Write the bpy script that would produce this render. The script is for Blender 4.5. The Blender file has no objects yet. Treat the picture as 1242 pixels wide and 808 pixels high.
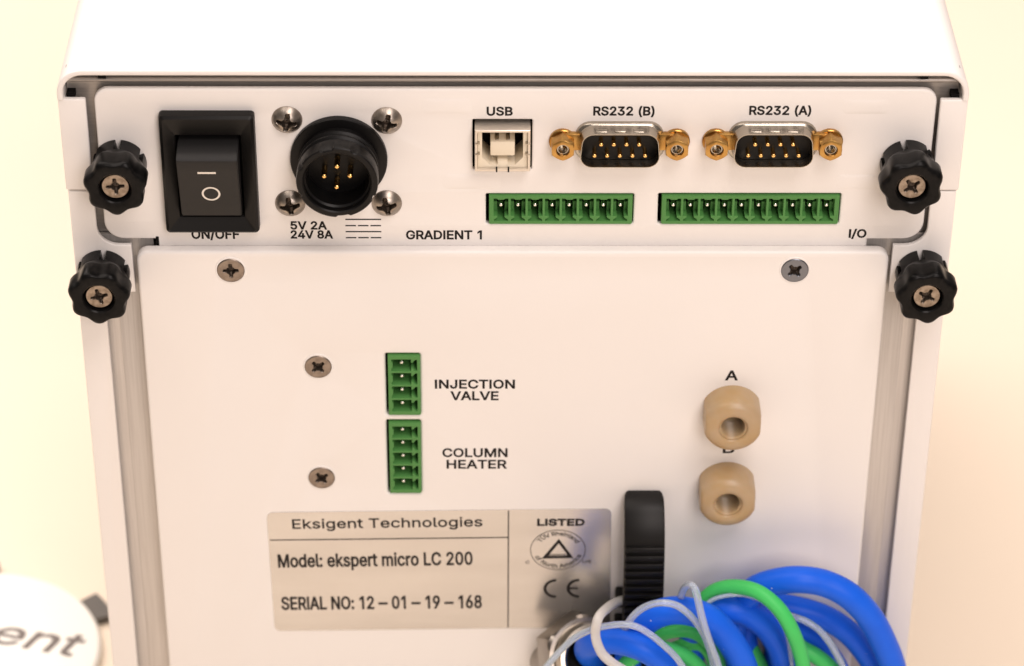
import bpy, bmesh, math, random, mathutils
from mathutils import Vector, Matrix, Quaternion
random.seed(7)
S = 0.001  # everything below is written in millimetres
scene = bpy.context.scene
COL = scene.collection

# ------------------------------------------------------------------ camera
cd = bpy.data.cameras.new('camera')
cam = bpy.data.objects.new('camera', cd); COL.objects.link(cam)
cd.sensor_width = 36.0; cd.lens = 3556.0/1242.0*36.0
rt = Vector((0.99995629, -0.00768673, 0.00532194)); up = Vector((-3.185e-05, 0.56643124, 0.824109)); fw = Vector((0.00934921, 0.82407316, -0.56640624))
M = Matrix((rt, up, -fw)).transposed().to_4x4()
M.translation = Vector((-6.2965, -555.0008, 381.466))*S
cam.matrix_world = M
cd.clip_start = 0.05; cd.clip_end = 20
cd.dof.use_dof = True; cd.dof.focus_distance = 0.650; cd.dof.aperture_fstop = 16.0
scene.camera = cam

# ------------------------------------------------------------------ light
w = bpy.data.worlds.new('World'); scene.world = w; w.use_nodes = True
bgn = w.node_tree.nodes['Background']
bgn.inputs[0].default_value = (1.0, 0.87, 0.79, 1); bgn.inputs[1].default_value = 0.20

def area(name, loc, target, size, power, color, sy=None):
    l = bpy.data.lights.new(name, 'AREA'); l.energy = power; l.color = color
    l.shape = 'RECTANGLE'; l.size = size; l.size_y = sy or size
    o = bpy.data.objects.new(name, l); COL.objects.link(o)
    loc = Vector(loc)*S; o.location = loc
    o.rotation_euler = (Vector(target)*S-loc).to_track_quat('-Z', 'Y').to_euler()
    return o
area('softbox_key', (230, -430, 820), (0, 0, 0), 0.40, 4.35, (1.0, 0.885, 0.84))
area('front_fill', (240, -800, 440), (0, 0, -40), 0.4, 3.7, (1.0, 0.88, 0.83))
area('table_fill', (-600, 700, 1450), (-200, 250, -150), 2.2, 58.0, (1.0, 0.88, 0.80))  # added fill from the back left to brighten the table
vs = scene.view_settings
vs.view_transform = 'Standard'; vs.look = 'None'; vs.gamma = 1.0; vs.exposure = 0.0; vs.use_curve_mapping = False

# ------------------------------------------------------------------ materials
def mat(name, col, rough=0.5, metal=0.0, bump=None, spec=None, var=None, **kw):
    m = bpy.data.materials.new(name); m.use_nodes = True
    nt = m.node_tree; b = nt.nodes['Principled BSDF']
    b.inputs['Base Color'].default_value = (*col, 1); b.inputs['Roughness'].default_value = rough
    b.inputs['Metallic'].default_value = metal
    if spec is not None: b.inputs['Specular IOR Level'].default_value = spec
    for k, v in kw.items(): b.inputs[k.replace('_', ' ')].default_value = v
    tc = nt.nodes.new('ShaderNodeTexCoord')
    if bump:   # (scale per metre, strength, distance in mm, stretch xyz)
        mp = nt.nodes.new('ShaderNodeMapping'); mp.inputs['Scale'].default_value = bump[3]
        n = nt.nodes.new('ShaderNodeTexNoise'); n.inputs['Scale'].default_value = bump[0]; n.inputs['Detail'].default_value = 3
        bp = nt.nodes.new('ShaderNodeBump'); bp.inputs['Strength'].default_value = bump[1]; bp.inputs['Distance'].default_value = bump[2]*S
        nt.links.new(tc.outputs['Object'], mp.inputs[0]); nt.links.new(mp.outputs[0], n.inputs['Vector'])
        nt.links.new(n.outputs['Fac'], bp.inputs['Height']); nt.links.new(bp.outputs[0], b.inputs['Normal'])
    if var:    # (scale, dark colour, low, high, stretch): wear or grain that belongs to the thing
        mp = nt.nodes.new('ShaderNodeMapping'); mp.inputs['Scale'].default_value = var[4]
        n = nt.nodes.new('ShaderNodeTexNoise'); n.inputs['Scale'].default_value = var[0]; n.inputs['Detail'].default_value = 5
        r = nt.nodes.new('ShaderNodeMapRange'); r.inputs['From Min'].default_value = var[2]; r.inputs['From Max'].default_value = var[3]
        mx = nt.nodes.new('ShaderNodeMix'); mx.data_type = 'RGBA'
        mx.inputs[6].default_value = (*var[1], 1); mx.inputs[7].default_value = (*col, 1)
        nt.links.new(tc.outputs['Object'], mp.inputs[0]); nt.links.new(mp.outputs[0], n.inputs['Vector'])
        nt.links.new(n.outputs['Fac'], r.inputs[0]); nt.links.new(r.outputs[0], mx.inputs[0])
        nt.links.new(mx.outputs[2], b.inputs['Base Color'])
    return m
ONE = (1, 1, 1)
PAINT = mat('white_powder_coat', (0.80, 0.775, 0.755), 0.42, bump=(1900, 0.2, 0.06, ONE), var=(9, (0.78, 0.75, 0.725), 0.35, 0.6, ONE))
STEEL = mat('brushed_steel', (0.57, 0.545, 0.525), 0.42, 0.55, bump=(60, 0.25, 0.03, (60, 60, 1)), var=(60, (0.49, 0.465, 0.445), 0.3, 0.65, (70, 70, 1.0)))
STEELH = mat('brushed_steel_rail', (0.40, 0.37, 0.345), 0.40, 0.65, bump=(60, 0.2, 0.05, (1, 30, 30)), var=(60, (0.33, 0.305, 0.285), 0.3, 0.65, (0.7, 60, 60)))
SCREW = mat('nickel_screw', (0.40, 0.355, 0.31), 0.36, 1.0, bump=(900, 0.15, 0.05, ONE), var=(700, (0.30, 0.26, 0.22), 0.35, 0.6, ONE))
DSCREW = mat('dull_steel_screw', (0.27, 0.225, 0.19), 0.36, 0.9, bump=(900, 0.15, 0.05, ONE), var=(700, (0.20, 0.165, 0.14), 0.35, 0.6, ONE))
BSCREW = mat('dark_zinc_screw', (0.17, 0.18, 0.205), 0.3, 0.9, bump=(900, 0.12, 0.05, ONE))
RECESS = mat('recess_shade_tone', (0.09, 0.07, 0.055), 0.45, 0.8)  # dark tone that stands in for shade inside the screw crosses
BRASSY = mat('tarnished_screw', (0.33, 0.275, 0.225), 0.36, 0.95, bump=(1200, 0.25, 0.06, ONE), var=(900, (0.20, 0.16, 0.125), 0.35, 0.6, ONE))
BLACK = mat('black_plastic', (0.004, 0.0037, 0.0037), 0.38, spec=0.2, bump=(1600, 0.12, 0.05, ONE))
BLACKM = mat('black_satin_plastic', (0.005, 0.0046, 0.0043), 0.42, spec=0.24, bump=(2500, 0.2, 0.04, ONE))
ROCKM = mat('satin_rocker_plastic', (0.011, 0.0105, 0.0105), 0.5, spec=0.3, bump=(2500, 0.2, 0.04, ONE))
KNOBM = mat('black_moulded_knob', (0.003, 0.003, 0.003), 0.30, spec=0.12, bump=(500, 0.12, 0.10, ONE), var=(800, (0.006, 0.0055, 0.0055), 0.4, 0.62, ONE))
GREEN = mat('green_terminal_plastic', (0.075, 0.235, 0.060), 0.5, bump=(900, 0.08, 0.05, ONE), spec=0.3)
GOLD = mat('gold_contact', (0.95, 0.60, 0.22), 0.22, 1.0)
YZINC = mat('yellow_zinc_standoff', (0.50, 0.30, 0.095), 0.30, 1.0, bump=(700, 0.2, 0.05, ONE), var=(500, (0.42, 0.22, 0.06), 0.35, 0.6, ONE))
NICKEL = mat('nickel_shell', (0.43, 0.39, 0.33), 0.27, 1.0, bump=(500, 0.15, 0.05, ONE))
GLANDM = mat('gland_steel', (0.36, 0.33, 0.295), 0.30, 1.0, bump=(300, 0.15, 0.06, ONE), var=(260, (0.27, 0.24, 0.21), 0.35, 0.6, ONE))
USBM = mat('tinned_shell', (0.70, 0.64, 0.56), 0.42, 0.75)
TIN = mat('tinned_pin', (0.85, 0.83, 0.80), 0.25, 1.0)
CREAM = mat('cream_plastic', (0.74, 0.66, 0.52), 0.45)
PEEK = mat('tan_peek_plastic', (0.415, 0.30, 0.18), 0.36, bump=(500, 0.08, 0.05, ONE), var=(160, (0.41, 0.275, 0.13), 0.35, 0.6, ONE), Subsurface_Weight=0.1, Subsurface_Scale=0.002)
INK = mat('black_ink', (0.012, 0.010, 0.010), 0.6, spec=0.2)
WINK = mat('white_ink', (0.72, 0.68, 0.62), 0.5)
LABELM = mat('silver_foil_label', (0.62, 0.60, 0.575), 0.27, 0.80, bump=(14, 0.6, 1.3, ONE), var=(22, (0.56, 0.54, 0.515), 0.35, 0.65, (1, 1, 6)))
BLUE = mat('blue_polyurethane_hose', (0.010, 0.125, 0.80), 0.40, spec=0.2, bump=(260, 0.10, 0.08, ONE), var=(120, (0.009, 0.11, 0.74), 0.35, 0.6, ONE))
HGREEN = mat('green_polyurethane_hose', (0.06, 0.55, 0.13), 0.42, spec=0.25, bump=(260, 0.10, 0.08, ONE))
def specks(m, scale, thr, keep):
    # sparse pale dust specks and nicks on a hose
    nt = m.node_tree; b = nt.nodes['Principled BSDF']; src = b.inputs['Base Color'].links[0].from_socket if b.inputs['Base Color'].links else None
    tc = nt.nodes.new('ShaderNodeTexCoord'); v = nt.nodes.new('ShaderNodeTexVoronoi'); v.inputs['Scale'].default_value = scale
    lt = nt.nodes.new('ShaderNodeMath'); lt.operation = 'LESS_THAN'; lt.inputs[1].default_value = thr
    sp = nt.nodes.new('ShaderNodeSeparateColor'); g = nt.nodes.new('ShaderNodeMath'); g.operation = 'LESS_THAN'; g.inputs[1].default_value = keep
    mu = nt.nodes.new('ShaderNodeMath'); mu.operation = 'MULTIPLY'
    mx = nt.nodes.new('ShaderNodeMix'); mx.data_type = 'RGBA'
    nt.links.new(tc.outputs['Object'], v.inputs['Vector']); nt.links.new(v.outputs['Distance'], lt.inputs[0])
    nt.links.new(v.outputs['Color'], sp.inputs[0]); nt.links.new(sp.outputs[0], g.inputs[0])
    nt.links.new(lt.outputs[0], mu.inputs[0]); nt.links.new(g.outputs[0], mu.inputs[1]); nt.links.new(mu.outputs[0], mx.inputs[0])
    if src: nt.links.new(src, mx.inputs[6])
    else: mx.inputs[6].default_value = b.inputs['Base Color'].default_value
    mx.inputs[7].default_value = (.62, .64, .70, 1); nt.links.new(mx.outputs[2], b.inputs['Base Color'])
specks(BLUE, 520, .085, .08); specks(HGREEN, 520, .08, .05)
CLEAR = mat('clear_tubing', (0.80, 0.88, 0.98), 0.12, IOR=1.34, Transmission_Weight=0.75)
MILK = mat('milky_tubing', (0.90, 0.89, 0.87), 0.22, IOR=1.36, Transmission_Weight=0.55)
TABLE = mat('cream_laminate', (0.83, 0.725, 0.60), 0.5, bump=(60, 0.05, 0.2, ONE), var=(6, (0.83, 0.715, 0.585), 0.35, 0.65, ONE))
DISC = mat('white_card', (0.85, 0.84, 0.80), 0.4)
GREYINK = mat('grey_brown_ink', (0.15, 0.125, 0.115), 0.5)
DARKGREY = mat('dark_grey_plastic', (0.10, 0.09, 0.08), 0.5)
HOLE = mat('black_void_shade', (0.006, 0.005, 0.005), 0.8, spec=0.1)  # near-black for holes, and for painted shade behind the header pins

# ------------------------------------------------------------------ mesh helpers (mm in, metres out)
WPOS = {}
def link(name, me, m, parent=None, loc=(0, 0, 0), smooth=None):
    o = bpy.data.objects.new(name, me); COL.objects.link(o)
    if m is not None and me is not None and not me.materials: me.materials.append(m)
    loc = Vector(loc)*S
    WPOS[o.name] = loc
    if parent: o.parent = parent; o.location = loc-WPOS[parent.name]
    else: o.location = loc
    if smooth is not None and me: shade(me, smooth)
    return o
def shade(me, ang):
    me.polygons.foreach_set('use_smooth', [True]*len(me.polygons))
    me.set_sharp_from_angle(angle=math.radians(ang))
def done(bm, name='mesh', smooth=35, recalc=True):
    if recalc: bmesh.ops.recalc_face_normals(bm, faces=bm.faces)
    for v in bm.verts: v.co *= S
    me = bpy.data.meshes.new(name); bm.to_mesh(me); bm.free(); shade(me, smooth)
    return me
def box(bm, x0, x1, y0, y1, z0, z1, bev=0, seg=2):
    t = bmesh.new()
    vs_ = [t.verts.new((x, y, z)) for x in (x0, x1) for y in (y0, y1) for z in (z0, z1)]
    for f in ((0,1,3,2),(4,6,7,5),(0,4,5,1),(2,3,7,6),(0,2,6,4),(1,5,7,3)): t.faces.new([vs_[i] for i in f])
    bmesh.ops.recalc_face_normals(t, faces=t.faces)
    if bev: bmesh.ops.bevel(t, geom=t.edges[:], offset=bev, segments=seg, profile=0.5, affect='EDGES')
    add(bm, t)
def add(bm, t):
    me = bpy.data.meshes.new('tmp'); t.to_mesh(me); t.free(); bm.from_mesh(me); bpy.data.meshes.remove(me)
def ringface(bm, rings, close=True):
    n = len(rings[0])
    for a, b in zip(rings[:-1], rings[1:]):
        for i in range(n if close else n-1):
            j = (i+1) % n
            bm.faces.new((a[i], a[j], b[j], b[i]))
def loft(bm, loops, cap0=False, cap1=False):
    """loops: list of (list of (x,z), h) with h the height towards the viewer (-y)"""
    rings = [[bm.verts.new((x, -h, z)) for x, z in pts] for pts, h in loops]
    ringface(bm, rings)
    if cap0: bm.faces.new(rings[0])
    if cap1: bm.faces.new(rings[-1])
    return rings
def circ(r, n=48, cx=0, cz=0, a0=0): return [(cx+r*math.cos(a0+2*math.pi*i/n), cz+r*math.sin(a0+2*math.pi*i/n)) for i in range(n)]
def lathe(bm, prof, n=48, cap0=False, cap1=False, cx=0, cz=0): loft(bm, [(circ(r, n, cx, cz), h) for r, h in prof], cap0, cap1)
def rrect(x0, x1, z0, z1, r, n=6):
    """rounded rectangle; r = radius or (bottom left, bottom right, top right, top left)"""
    if not isinstance(r, (tuple, list)): r = (r,)*4
    out = []
    for cx, cz, a, q in ((x0, z0, 180, r[0]), (x1, z0, 270, r[1]), (x1, z1, 0, r[2]), (x0, z1, 90, r[3])):
        sx = 1 if cx == x0 else -1; sz = 1 if cz == z0 else -1
        if q <= 0: out.append((cx, cz)); continue
        for k in range(n+1):
            t = math.radians(a+90*k/n); out.append((cx+sx*q+q*math.cos(t), cz+sz*q+q*math.sin(t)))
    return out
def curve_mesh(splines, extrude=0, bevel=0, bres=2, offset=0, bez=False, ures=6, K=40.0):
    extrude *= K; bevel *= K; offset *= K; splines = [[[c*K for c in q] for q in sp] for sp in splines]
    cu = bpy.data.curves.new('c', 'CURVE'); cu.dimensions = '2D'; cu.fill_mode = 'BOTH'
    cu.extrude = extrude; cu.bevel_depth = bevel; cu.bevel_resolution = bres; cu.offset = offset; cu.resolution_u = ures
    for sp in splines:
        if bez:
            s = cu.splines.new('BEZIER'); s.bezier_points.add(len(sp)-1)
            for p, q in zip(s.bezier_points, sp):
                p.handle_left_type = p.handle_right_type = 'FREE'
                p.co = (q[0], q[1], 0); p.handle_left = (q[2], q[3], 0); p.handle_right = (q[4], q[5], 0)
        else:
            s = cu.splines.new('POLY'); s.points.add(len(sp)-1)
            for p, q in zip(s.points, sp): p.co = (q[0], q[1], 0, 1)
        s.use_cyclic_u = True
    o = bpy.data.objects.new('c', cu)
    COL.objects.link(o)
    dg = bpy.context.evaluated_depsgraph_get()
    me = bpy.data.meshes.new_from_object(o.evaluated_get(dg), depsgraph=dg)
    bpy.data.objects.remove(o); bpy.data.curves.remove(cu)
    me.transform(Matrix.Scale(1/K, 4))
    return me
def plate(outlines, h0, h1, bev=0.0, bres=2, smooth=40):
    """flat plate with holes, from height h0 (back) to h1 (front) towards -y, rounded rims"""
    me = curve_mesh(outlines, extrude=(h1-h0)/2-bev, bevel=bev, bres=bres, offset=-bev)
    mid = (h0+h1)/2
    bm = bmesh.new(); bm.from_mesh(me); bpy.data.meshes.remove(me)
    for v in bm.verts: v.co = Vector((v.co.x, -(v.co.z+mid), v.co.y))
    bmesh.ops.remove_doubles(bm, verts=bm.verts, dist=0.0005)
    return done(bm, smooth=smooth)
def catmull(P, k=10):
    P = [Vector(p) for p in P]; out = []
    Q = [P[0]*2-P[1]]+P+[P[-1]*2-P[-2]]
    for i in range(1, len(Q)-2):
        a, b, c, d = Q[i-1:i+3]
        for s in range(k):
            t = s/k
            out.append(0.5*((2*b)+(c-a)*t+(2*a-5*b+4*c-d)*t*t+(3*b-3*c+d-a)*t**3))
    out.append(P[-1]); return out
def tube(bm, pts, r, n=24, cap=True, flip=False):
    T = [(pts[min(i+1, len(pts)-1)]-pts[max(i-1, 0)]).normalized() for i in range(len(pts))]
    nv = T[0].orthogonal().normalized(); rings = []
    for i, p in enumerate(pts):
        nv = (nv-T[i]*nv.dot(T[i])).normalized(); bn = T[i].cross(nv)
        rr = r(i/(len(pts)-1)) if callable(r) else r
        rings.append([bm.verts.new(p+(nv*math.cos(2*math.pi*j/n)+bn*math.sin(2*math.pi*j/n))*rr) for j in range(n)])
    ringface(bm, rings)
    if cap: bm.faces.new(rings[0]); bm.faces.new(rings[-1])
    return rings

# ------------------------------------------------------------------ lettering (outlines of a plain sans-serif as bezier data)
GLYPHS={'(':(0.273,[[[89,207,89,156,89,244],[101,324,93,283,108,364],[132,441,119,404,145,479],[177,539,160,511,196,539],[236,539,216,539,219,504],[191,428,204,467,178,389],[161,313,168,351,155,276],[151,207,151,240,151,176],[160,115,154,146,166,83],[188,16,176,51,201,-18],[236,-96,217,-56,216,-96],[177,-96,196,-96,148,-47],[111,55,126,3,97,106]]]),
')':(0.273,[[[37,-96,57,-96,57,-55],[86,18,73,-17,98,53],[113,116,107,85,119,147],[122,207,122,177,122,240],[112,313,118,276,105,351],[82,428,95,389,70,467],[37,539,55,504,57,539],[97,539,77,539,113,511],[142,441,128,479,155,404],[173,323,165,364,180,283],[184,207,184,244,184,156],[161,53,177,104,146,2],[97,-96,125,-48,77,-96]]]),
'-':(0.453,[[[337,244,263,244,337,226],[337,188,337,207,263,188],[114,188,188,188,114,207],[114,244,114,226,188,244]]]),
'/':(0.249,[[[235,533,216,533,180,330],[71,-76,126,127,52,-76],[14,-76,33,-76,69,127],[178,533,124,330,197,533]]]),
'0':(0.453,[[[227,-7,264,-7,189,-7],[130,24,157,3,103,45],[69,113,83,74,55,152],[48,254,48,199,48,309],[69,395,55,356,83,434],[130,484,104,464,157,505],[227,516,189,516,264,516],[323,484,296,505,350,464],[384,395,370,434,398,356],[405,254,405,309,405,199],[384,113,398,152,370,74],[323,24,350,45,297,3]],[[227,50,202,50,252,50],[290,74,273,58,308,90],[330,144,321,113,339,174],[344,254,344,211,344,297],[330,365,339,334,321,395],[290,435,308,419,273,451],[227,460,252,460,202,460],[163,435,180,451,146,419],[123,365,132,395,114,334],[109,254,109,297,109,211],[123,144,114,174,132,113],[163,74,146,90,180,58]]]),
'1':(0.453,[[[76,0,181,0,76,18],[76,55,76,36,181,55],[391,55,286,55,391,36],[391,0,391,18,286,0]],[[276,509,250,509,276,339],[276,0,276,170,255,0],[212,0,234,0,212,149],[212,448,212,299,211,448],[209,448,210,448,168,418],[86,358,127,388,86,381],[86,427,86,404,123,454],[198,509,161,481,224,509]]]),
'2':(0.453,[[[64,0,172,0,64,16],[64,47,64,32,121,108],[234,229,177,168,254,249],[282,282,270,267,295,298],[311,327,304,313,317,341],[320,371,320,356,320,390],[308,419,316,405,299,432],[273,449,288,442,259,456],[224,460,242,460,204,460],[172,447,187,456,158,439],[139,413,147,428,131,399],[127,362,127,382,107,362],[66,362,86,362,66,392],[86,442,72,419,100,465],[143,496,119,483,167,509],[225,516,194,516,255,516],[306,497,282,509,329,484],[361,445,348,467,374,424],[381,372,381,399,381,354],[371,318,378,335,364,300],[336,259,353,280,319,237],[267,180,296,211,229,140],[153,60,191,100,153,59],[153,57,153,58,231,57],[389,57,310,57,389,38],[389,0,389,19,281,0]]]),
'3':(0.453,[[[218,-7,252,-7,187,-7],[133,10,158,-1,107,21],[70,57,86,37,54,78],[44,132,46,103,66,132],[109,132,87,132,111,114],[126,87,117,99,136,75],[165,59,149,65,181,53],[219,50,199,50,239,50],[275,61,258,53,292,68],[315,93,305,79,324,107],[329,145,329,124,329,163],[316,196,325,181,307,212],[275,234,293,224,256,243],[201,248,231,248,186,248],[157,248,172,248,157,265],[157,299,157,282,200,349],[288,448,244,399,288,450],[288,452,288,451,215,452],[70,452,142,452,70,471],[70,509,70,490,171,509],[372,509,272,509,372,493],[372,461,372,477,319,400],[211,278,265,339,211,282],[211,289,211,285,249,293],[308,276,281,288,335,263],[371,222,356,246,386,199],[393,145,393,173,393,115],[370,66,385,89,355,43],[309,12,335,25,282,0]]]),
'4':(0.453,[[[40,105,164,105,40,123],[40,158,40,141,109,275],[247,509,178,392,268,509],[311,509,289,509,243,394],[109,166,176,280,109,165],[109,163,109,164,210,163],[413,163,312,163,413,144],[413,105,413,125,289,105]],[[282,0,302,0,282,40],[282,121,282,81,282,130],[282,146,282,138,282,203],[282,318,282,260,302,318],[343,318,322,318,343,212],[343,0,343,106,322,0]]]),
'5':(0.453,[[[221,-7,254,-7,191,-7],[140,11,164,-1,116,23],[83,60,97,39,69,81],[60,130,61,104,81,130],[122,130,101,130,124,115],[138,89,129,101,147,77],[173,60,159,67,188,53],[221,50,204,50,242,50],[276,64,260,55,292,74],[314,104,305,87,323,121],[328,162,328,141,328,184],[314,221,323,204,304,238],[275,262,291,252,258,272],[218,277,239,277,201,277],[167,268,184,274,151,263],[128,246,138,255,108,248],[67,253,88,250,77,338],[96,509,86,423,186,509],[366,509,276,509,366,490],[366,452,366,471,294,452],[151,452,222,452,145,402],[134,301,139,352,135,301],[136,301,135,301,147,311],[178,325,161,319,194,331],[229,334,211,334,253,334],[294,321,274,329,313,313],[345,285,331,301,359,270],[379,231,371,252,387,210],[391,163,391,188,391,130],[369,76,384,101,354,50],[309,15,334,30,283,1]]]),
'6':(0.453,[[[226,-7,258,-7,195,-7],[142,15,167,0,118,29],[84,74,98,49,71,100],[64,162,64,129,64,186],[80,239,69,212,91,266],[137,340,110,300,176,396],[252,509,214,453,276,509],[322,509,299,509,265,426],[151,261,208,344,149,261],[145,261,147,261,150,271],[165,288,157,280,174,296],[196,307,184,302,207,312],[235,314,221,314,266,314],[316,295,293,308,339,282],[370,240,357,263,382,216],[389,157,389,189,389,125],[368,73,382,97,354,48],[310,14,334,28,286,0]],[[226,48,207,48,246,48],[279,63,264,53,294,72],[314,101,306,85,323,118],[327,157,327,136,327,178],[314,213,323,197,306,230],[279,251,294,242,264,261],[226,265,246,265,207,265],[174,252,189,261,159,243],[138,214,147,230,129,198],[125,158,125,179,125,137],[138,102,129,118,147,85],[174,63,159,72,189,53]]]),
'8':(0.453,[[[226,-7,260,-7,192,-7],[136,11,162,-1,109,24],[74,62,89,40,59,83],[52,135,52,108,52,157],[65,195,56,177,74,213],[101,241,86,229,116,253],[153,265,133,261,153,265],[153,267,153,266,128,273],[93,308,108,287,78,329],[70,380,70,353,70,406],[90,450,77,429,104,470],[146,498,122,486,169,510],[226,516,196,516,256,516],[306,498,283,510,329,486],[361,450,348,470,375,429],[382,380,382,406,382,353],[359,308,374,329,344,287],[300,267,325,273,300,266],[300,265,300,265,319,261],[351,241,336,253,366,229],[387,195,378,213,396,177],[401,135,401,157,401,108],[378,62,393,83,364,40],[317,11,343,24,291,-1]],[[226,49,204,49,249,49],[285,60,268,53,301,68],[323,91,314,78,332,105],[337,139,337,121,337,158],[322,189,332,174,313,203],[283,223,300,214,266,231],[226,235,247,235,205,235],[169,223,186,231,152,214],[130,189,139,203,120,174],[115,139,115,158,115,121],[129,91,120,105,138,78],[167,60,151,68,184,53]],[[226,290,208,290,244,290],[274,300,260,293,288,307],[307,330,299,318,315,343],[319,376,319,358,319,393],[308,420,315,407,300,433],[275,449,289,443,261,456],[226,460,245,460,208,460],[177,449,191,456,163,443],[145,420,152,433,137,407],[133,376,133,393,133,358],[145,330,137,343,152,318],[178,300,163,307,192,293]]]),
'9':(0.453,[[[226,516,195,516,258,516],[310,494,286,508,335,480],[368,434,354,460,382,409],[389,347,389,380,389,323],[373,270,383,297,362,243],[315,168,343,209,277,112],[200,0,239,56,177,0],[130,0,154,0,187,83],[301,248,244,165,303,248],[307,248,305,248,303,238],[287,221,296,229,279,213],[257,202,269,207,245,197],[218,195,232,195,187,195],[137,214,160,201,114,227],[83,269,96,245,70,292],[64,352,64,320,64,384],[85,436,71,412,99,461],[143,494,118,480,167,508]],[[226,460,246,460,207,460],[174,446,189,456,159,437],[138,407,147,424,130,391],[125,352,125,372,125,330],[138,295,130,312,147,279],[174,257,159,266,189,248],[226,243,207,243,246,243],[279,257,263,248,294,266],[314,295,306,279,323,311],[327,350,327,330,327,372],[314,407,323,391,306,424],[279,446,294,437,264,456]]]),
':':(0.188,[[[95,-4,108,-4,83,-4],[63,9,72,0,54,18],[50,41,50,28,50,54],[63,73,54,65,72,82],[95,87,83,87,108,87],[128,73,119,82,137,65],[141,41,141,54,141,28],[128,9,137,18,119,0]],[[95,271,108,271,83,271],[63,284,72,275,54,293],[50,316,50,304,50,329],[63,349,54,340,72,357],[95,362,83,362,108,362],[128,349,119,357,137,340],[141,316,141,329,141,304],[128,284,137,293,119,275]]]),
'A':(0.48,[[[16,0,39,0,78,170],[201,509,140,339,226,509],[276,509,251,509,338,339],[463,0,401,170,440,0],[395,0,418,0,359,101],[287,302,323,202,281,321],[264,372,273,344,255,400],[232,478,245,435,236,478],[245,478,241,478,233,435],[213,371,222,399,204,343],[191,302,196,320,155,202],[85,0,120,101,62,0]],[[110,142,197,142,110,161],[110,199,110,180,197,199],[370,199,283,199,370,180],[370,142,370,161,283,142]]]),
'B':(0.456,[[[60,0,122,0,60,170],[60,509,60,339,120,509],[241,509,181,509,276,509],[329,491,306,503,352,479],[381,442,369,462,392,422],[398,374,398,399,398,352],[387,320,394,334,379,306],[356,286,369,294,344,277],[315,267,330,271,315,265],[315,262,315,264,331,261],[363,245,347,255,379,235],[402,203,392,221,413,185],[418,136,418,163,418,111],[400,67,412,87,388,46],[344,18,370,30,319,6],[247,0,287,0,184,0]],[[125,57,125,115,165,57],[245,57,205,57,284,57],[330,80,313,65,347,95],[355,137,355,114,355,154],[342,184,351,170,334,198],[306,218,321,209,290,227],[248,231,271,231,207,231],[125,231,166,231,125,173]],[[125,285,125,341,162,285],[238,285,200,285,257,285],[288,296,273,289,303,303],[323,326,315,313,332,339],[336,372,336,355,336,395],[313,429,328,414,297,444],[240,452,273,452,202,452],[125,452,163,452,125,396]]]),
'C':(0.51,[[[267,-7,293,-7,223,-7],[150,25,184,4,116,46],[70,115,89,76,50,154],[40,254,40,201,40,308],[70,393,50,354,89,432],[150,484,116,462,184,505],[267,516,223,516,293,516],[340,504,317,512,363,497],[402,471,384,486,420,457],[448,418,436,439,460,398],[473,348,468,374,451,348],[408,348,430,348,404,366],[389,395,398,381,381,408],[357,428,370,419,345,438],[315,449,331,444,300,454],[267,456,284,456,236,456],[184,432,208,448,159,417],[125,364,139,394,111,334],[103,254,103,297,103,211],[125,145,111,175,140,115],[184,76,159,92,209,61],[267,53,236,53,284,53],[315,60,300,55,331,65],[357,81,345,71,370,90],[389,114,381,101,398,128],[408,160,404,143,430,160],[473,160,451,160,469,135],[448,91,460,111,436,70],[402,38,421,52,384,23],[341,5,363,12,318,-3]]]),
'D':(0.502,[[[219,0,271,0,178,0],[96,0,137,0,96,19],[96,57,96,38,136,57],[215,57,175,57,256,57],[318,81,291,65,345,97],[379,149,366,119,392,179],[399,255,399,214,399,296],[379,361,392,331,366,390],[320,428,346,412,293,444],[221,452,260,452,178,452],[93,452,136,452,93,471],[93,509,93,490,137,509],[225,509,181,509,275,509],[353,478,317,499,388,458],[433,391,415,429,452,353],[462,255,462,308,462,202],[433,119,452,157,414,81],[351,31,387,51,314,10]],[[125,509,103,509,125,339],[125,0,125,170,103,0],[60,0,82,0,60,170],[60,509,60,339,82,509]]]),
'E':(0.419,[[[60,0,165,0,60,170],[60,509,60,339,164,509],[372,509,268,509,372,490],[372,452,372,471,290,452],[125,452,207,452,125,396],[125,286,125,341,202,286],[355,286,278,286,355,267],[355,229,355,248,278,229],[125,229,202,229,125,172],[125,57,125,114,208,57],[375,57,292,57,375,38],[375,0,375,19,270,0]]]),
'F':(0.41,[[[60,0,82,0,60,170],[60,509,60,339,163,509],[369,509,266,509,369,490],[369,452,369,471,288,452],[125,452,206,452,125,394],[125,278,125,336,198,278],[346,278,272,278,346,259],[346,221,346,240,272,221],[125,221,198,221,125,147],[125,0,125,74,103,0]]]),
'G':(0.52,[[[269,-7,309,-7,223,-7],[149,25,184,4,115,46],[69,116,88,77,50,155],[40,254,40,201,40,308],[69,393,50,354,88,432],[149,484,115,462,183,505],[265,516,221,516,292,516],[340,504,317,512,364,496],[403,469,385,484,422,454],[449,416,437,437,461,396],[474,349,470,373,452,349],[408,349,430,349,403,365],[387,393,396,380,379,406],[356,427,368,417,344,436],[315,448,330,444,300,453],[265,456,283,456,235,456],[183,432,208,448,159,417],[125,364,139,394,111,334],[103,254,103,297,103,211],[125,145,111,175,140,115],[184,76,159,92,209,61],[269,53,237,53,297,53],[345,71,323,59,367,83],[396,123,384,101,409,146],[415,202,415,172,421,201],[434,199,428,200,384,199],[283,199,333,199,283,218],[283,256,283,237,348,256],[478,256,413,256,478,237],[478,200,478,219,478,158],[451,91,469,122,433,60],[377,19,408,36,345,2]]]),
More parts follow.
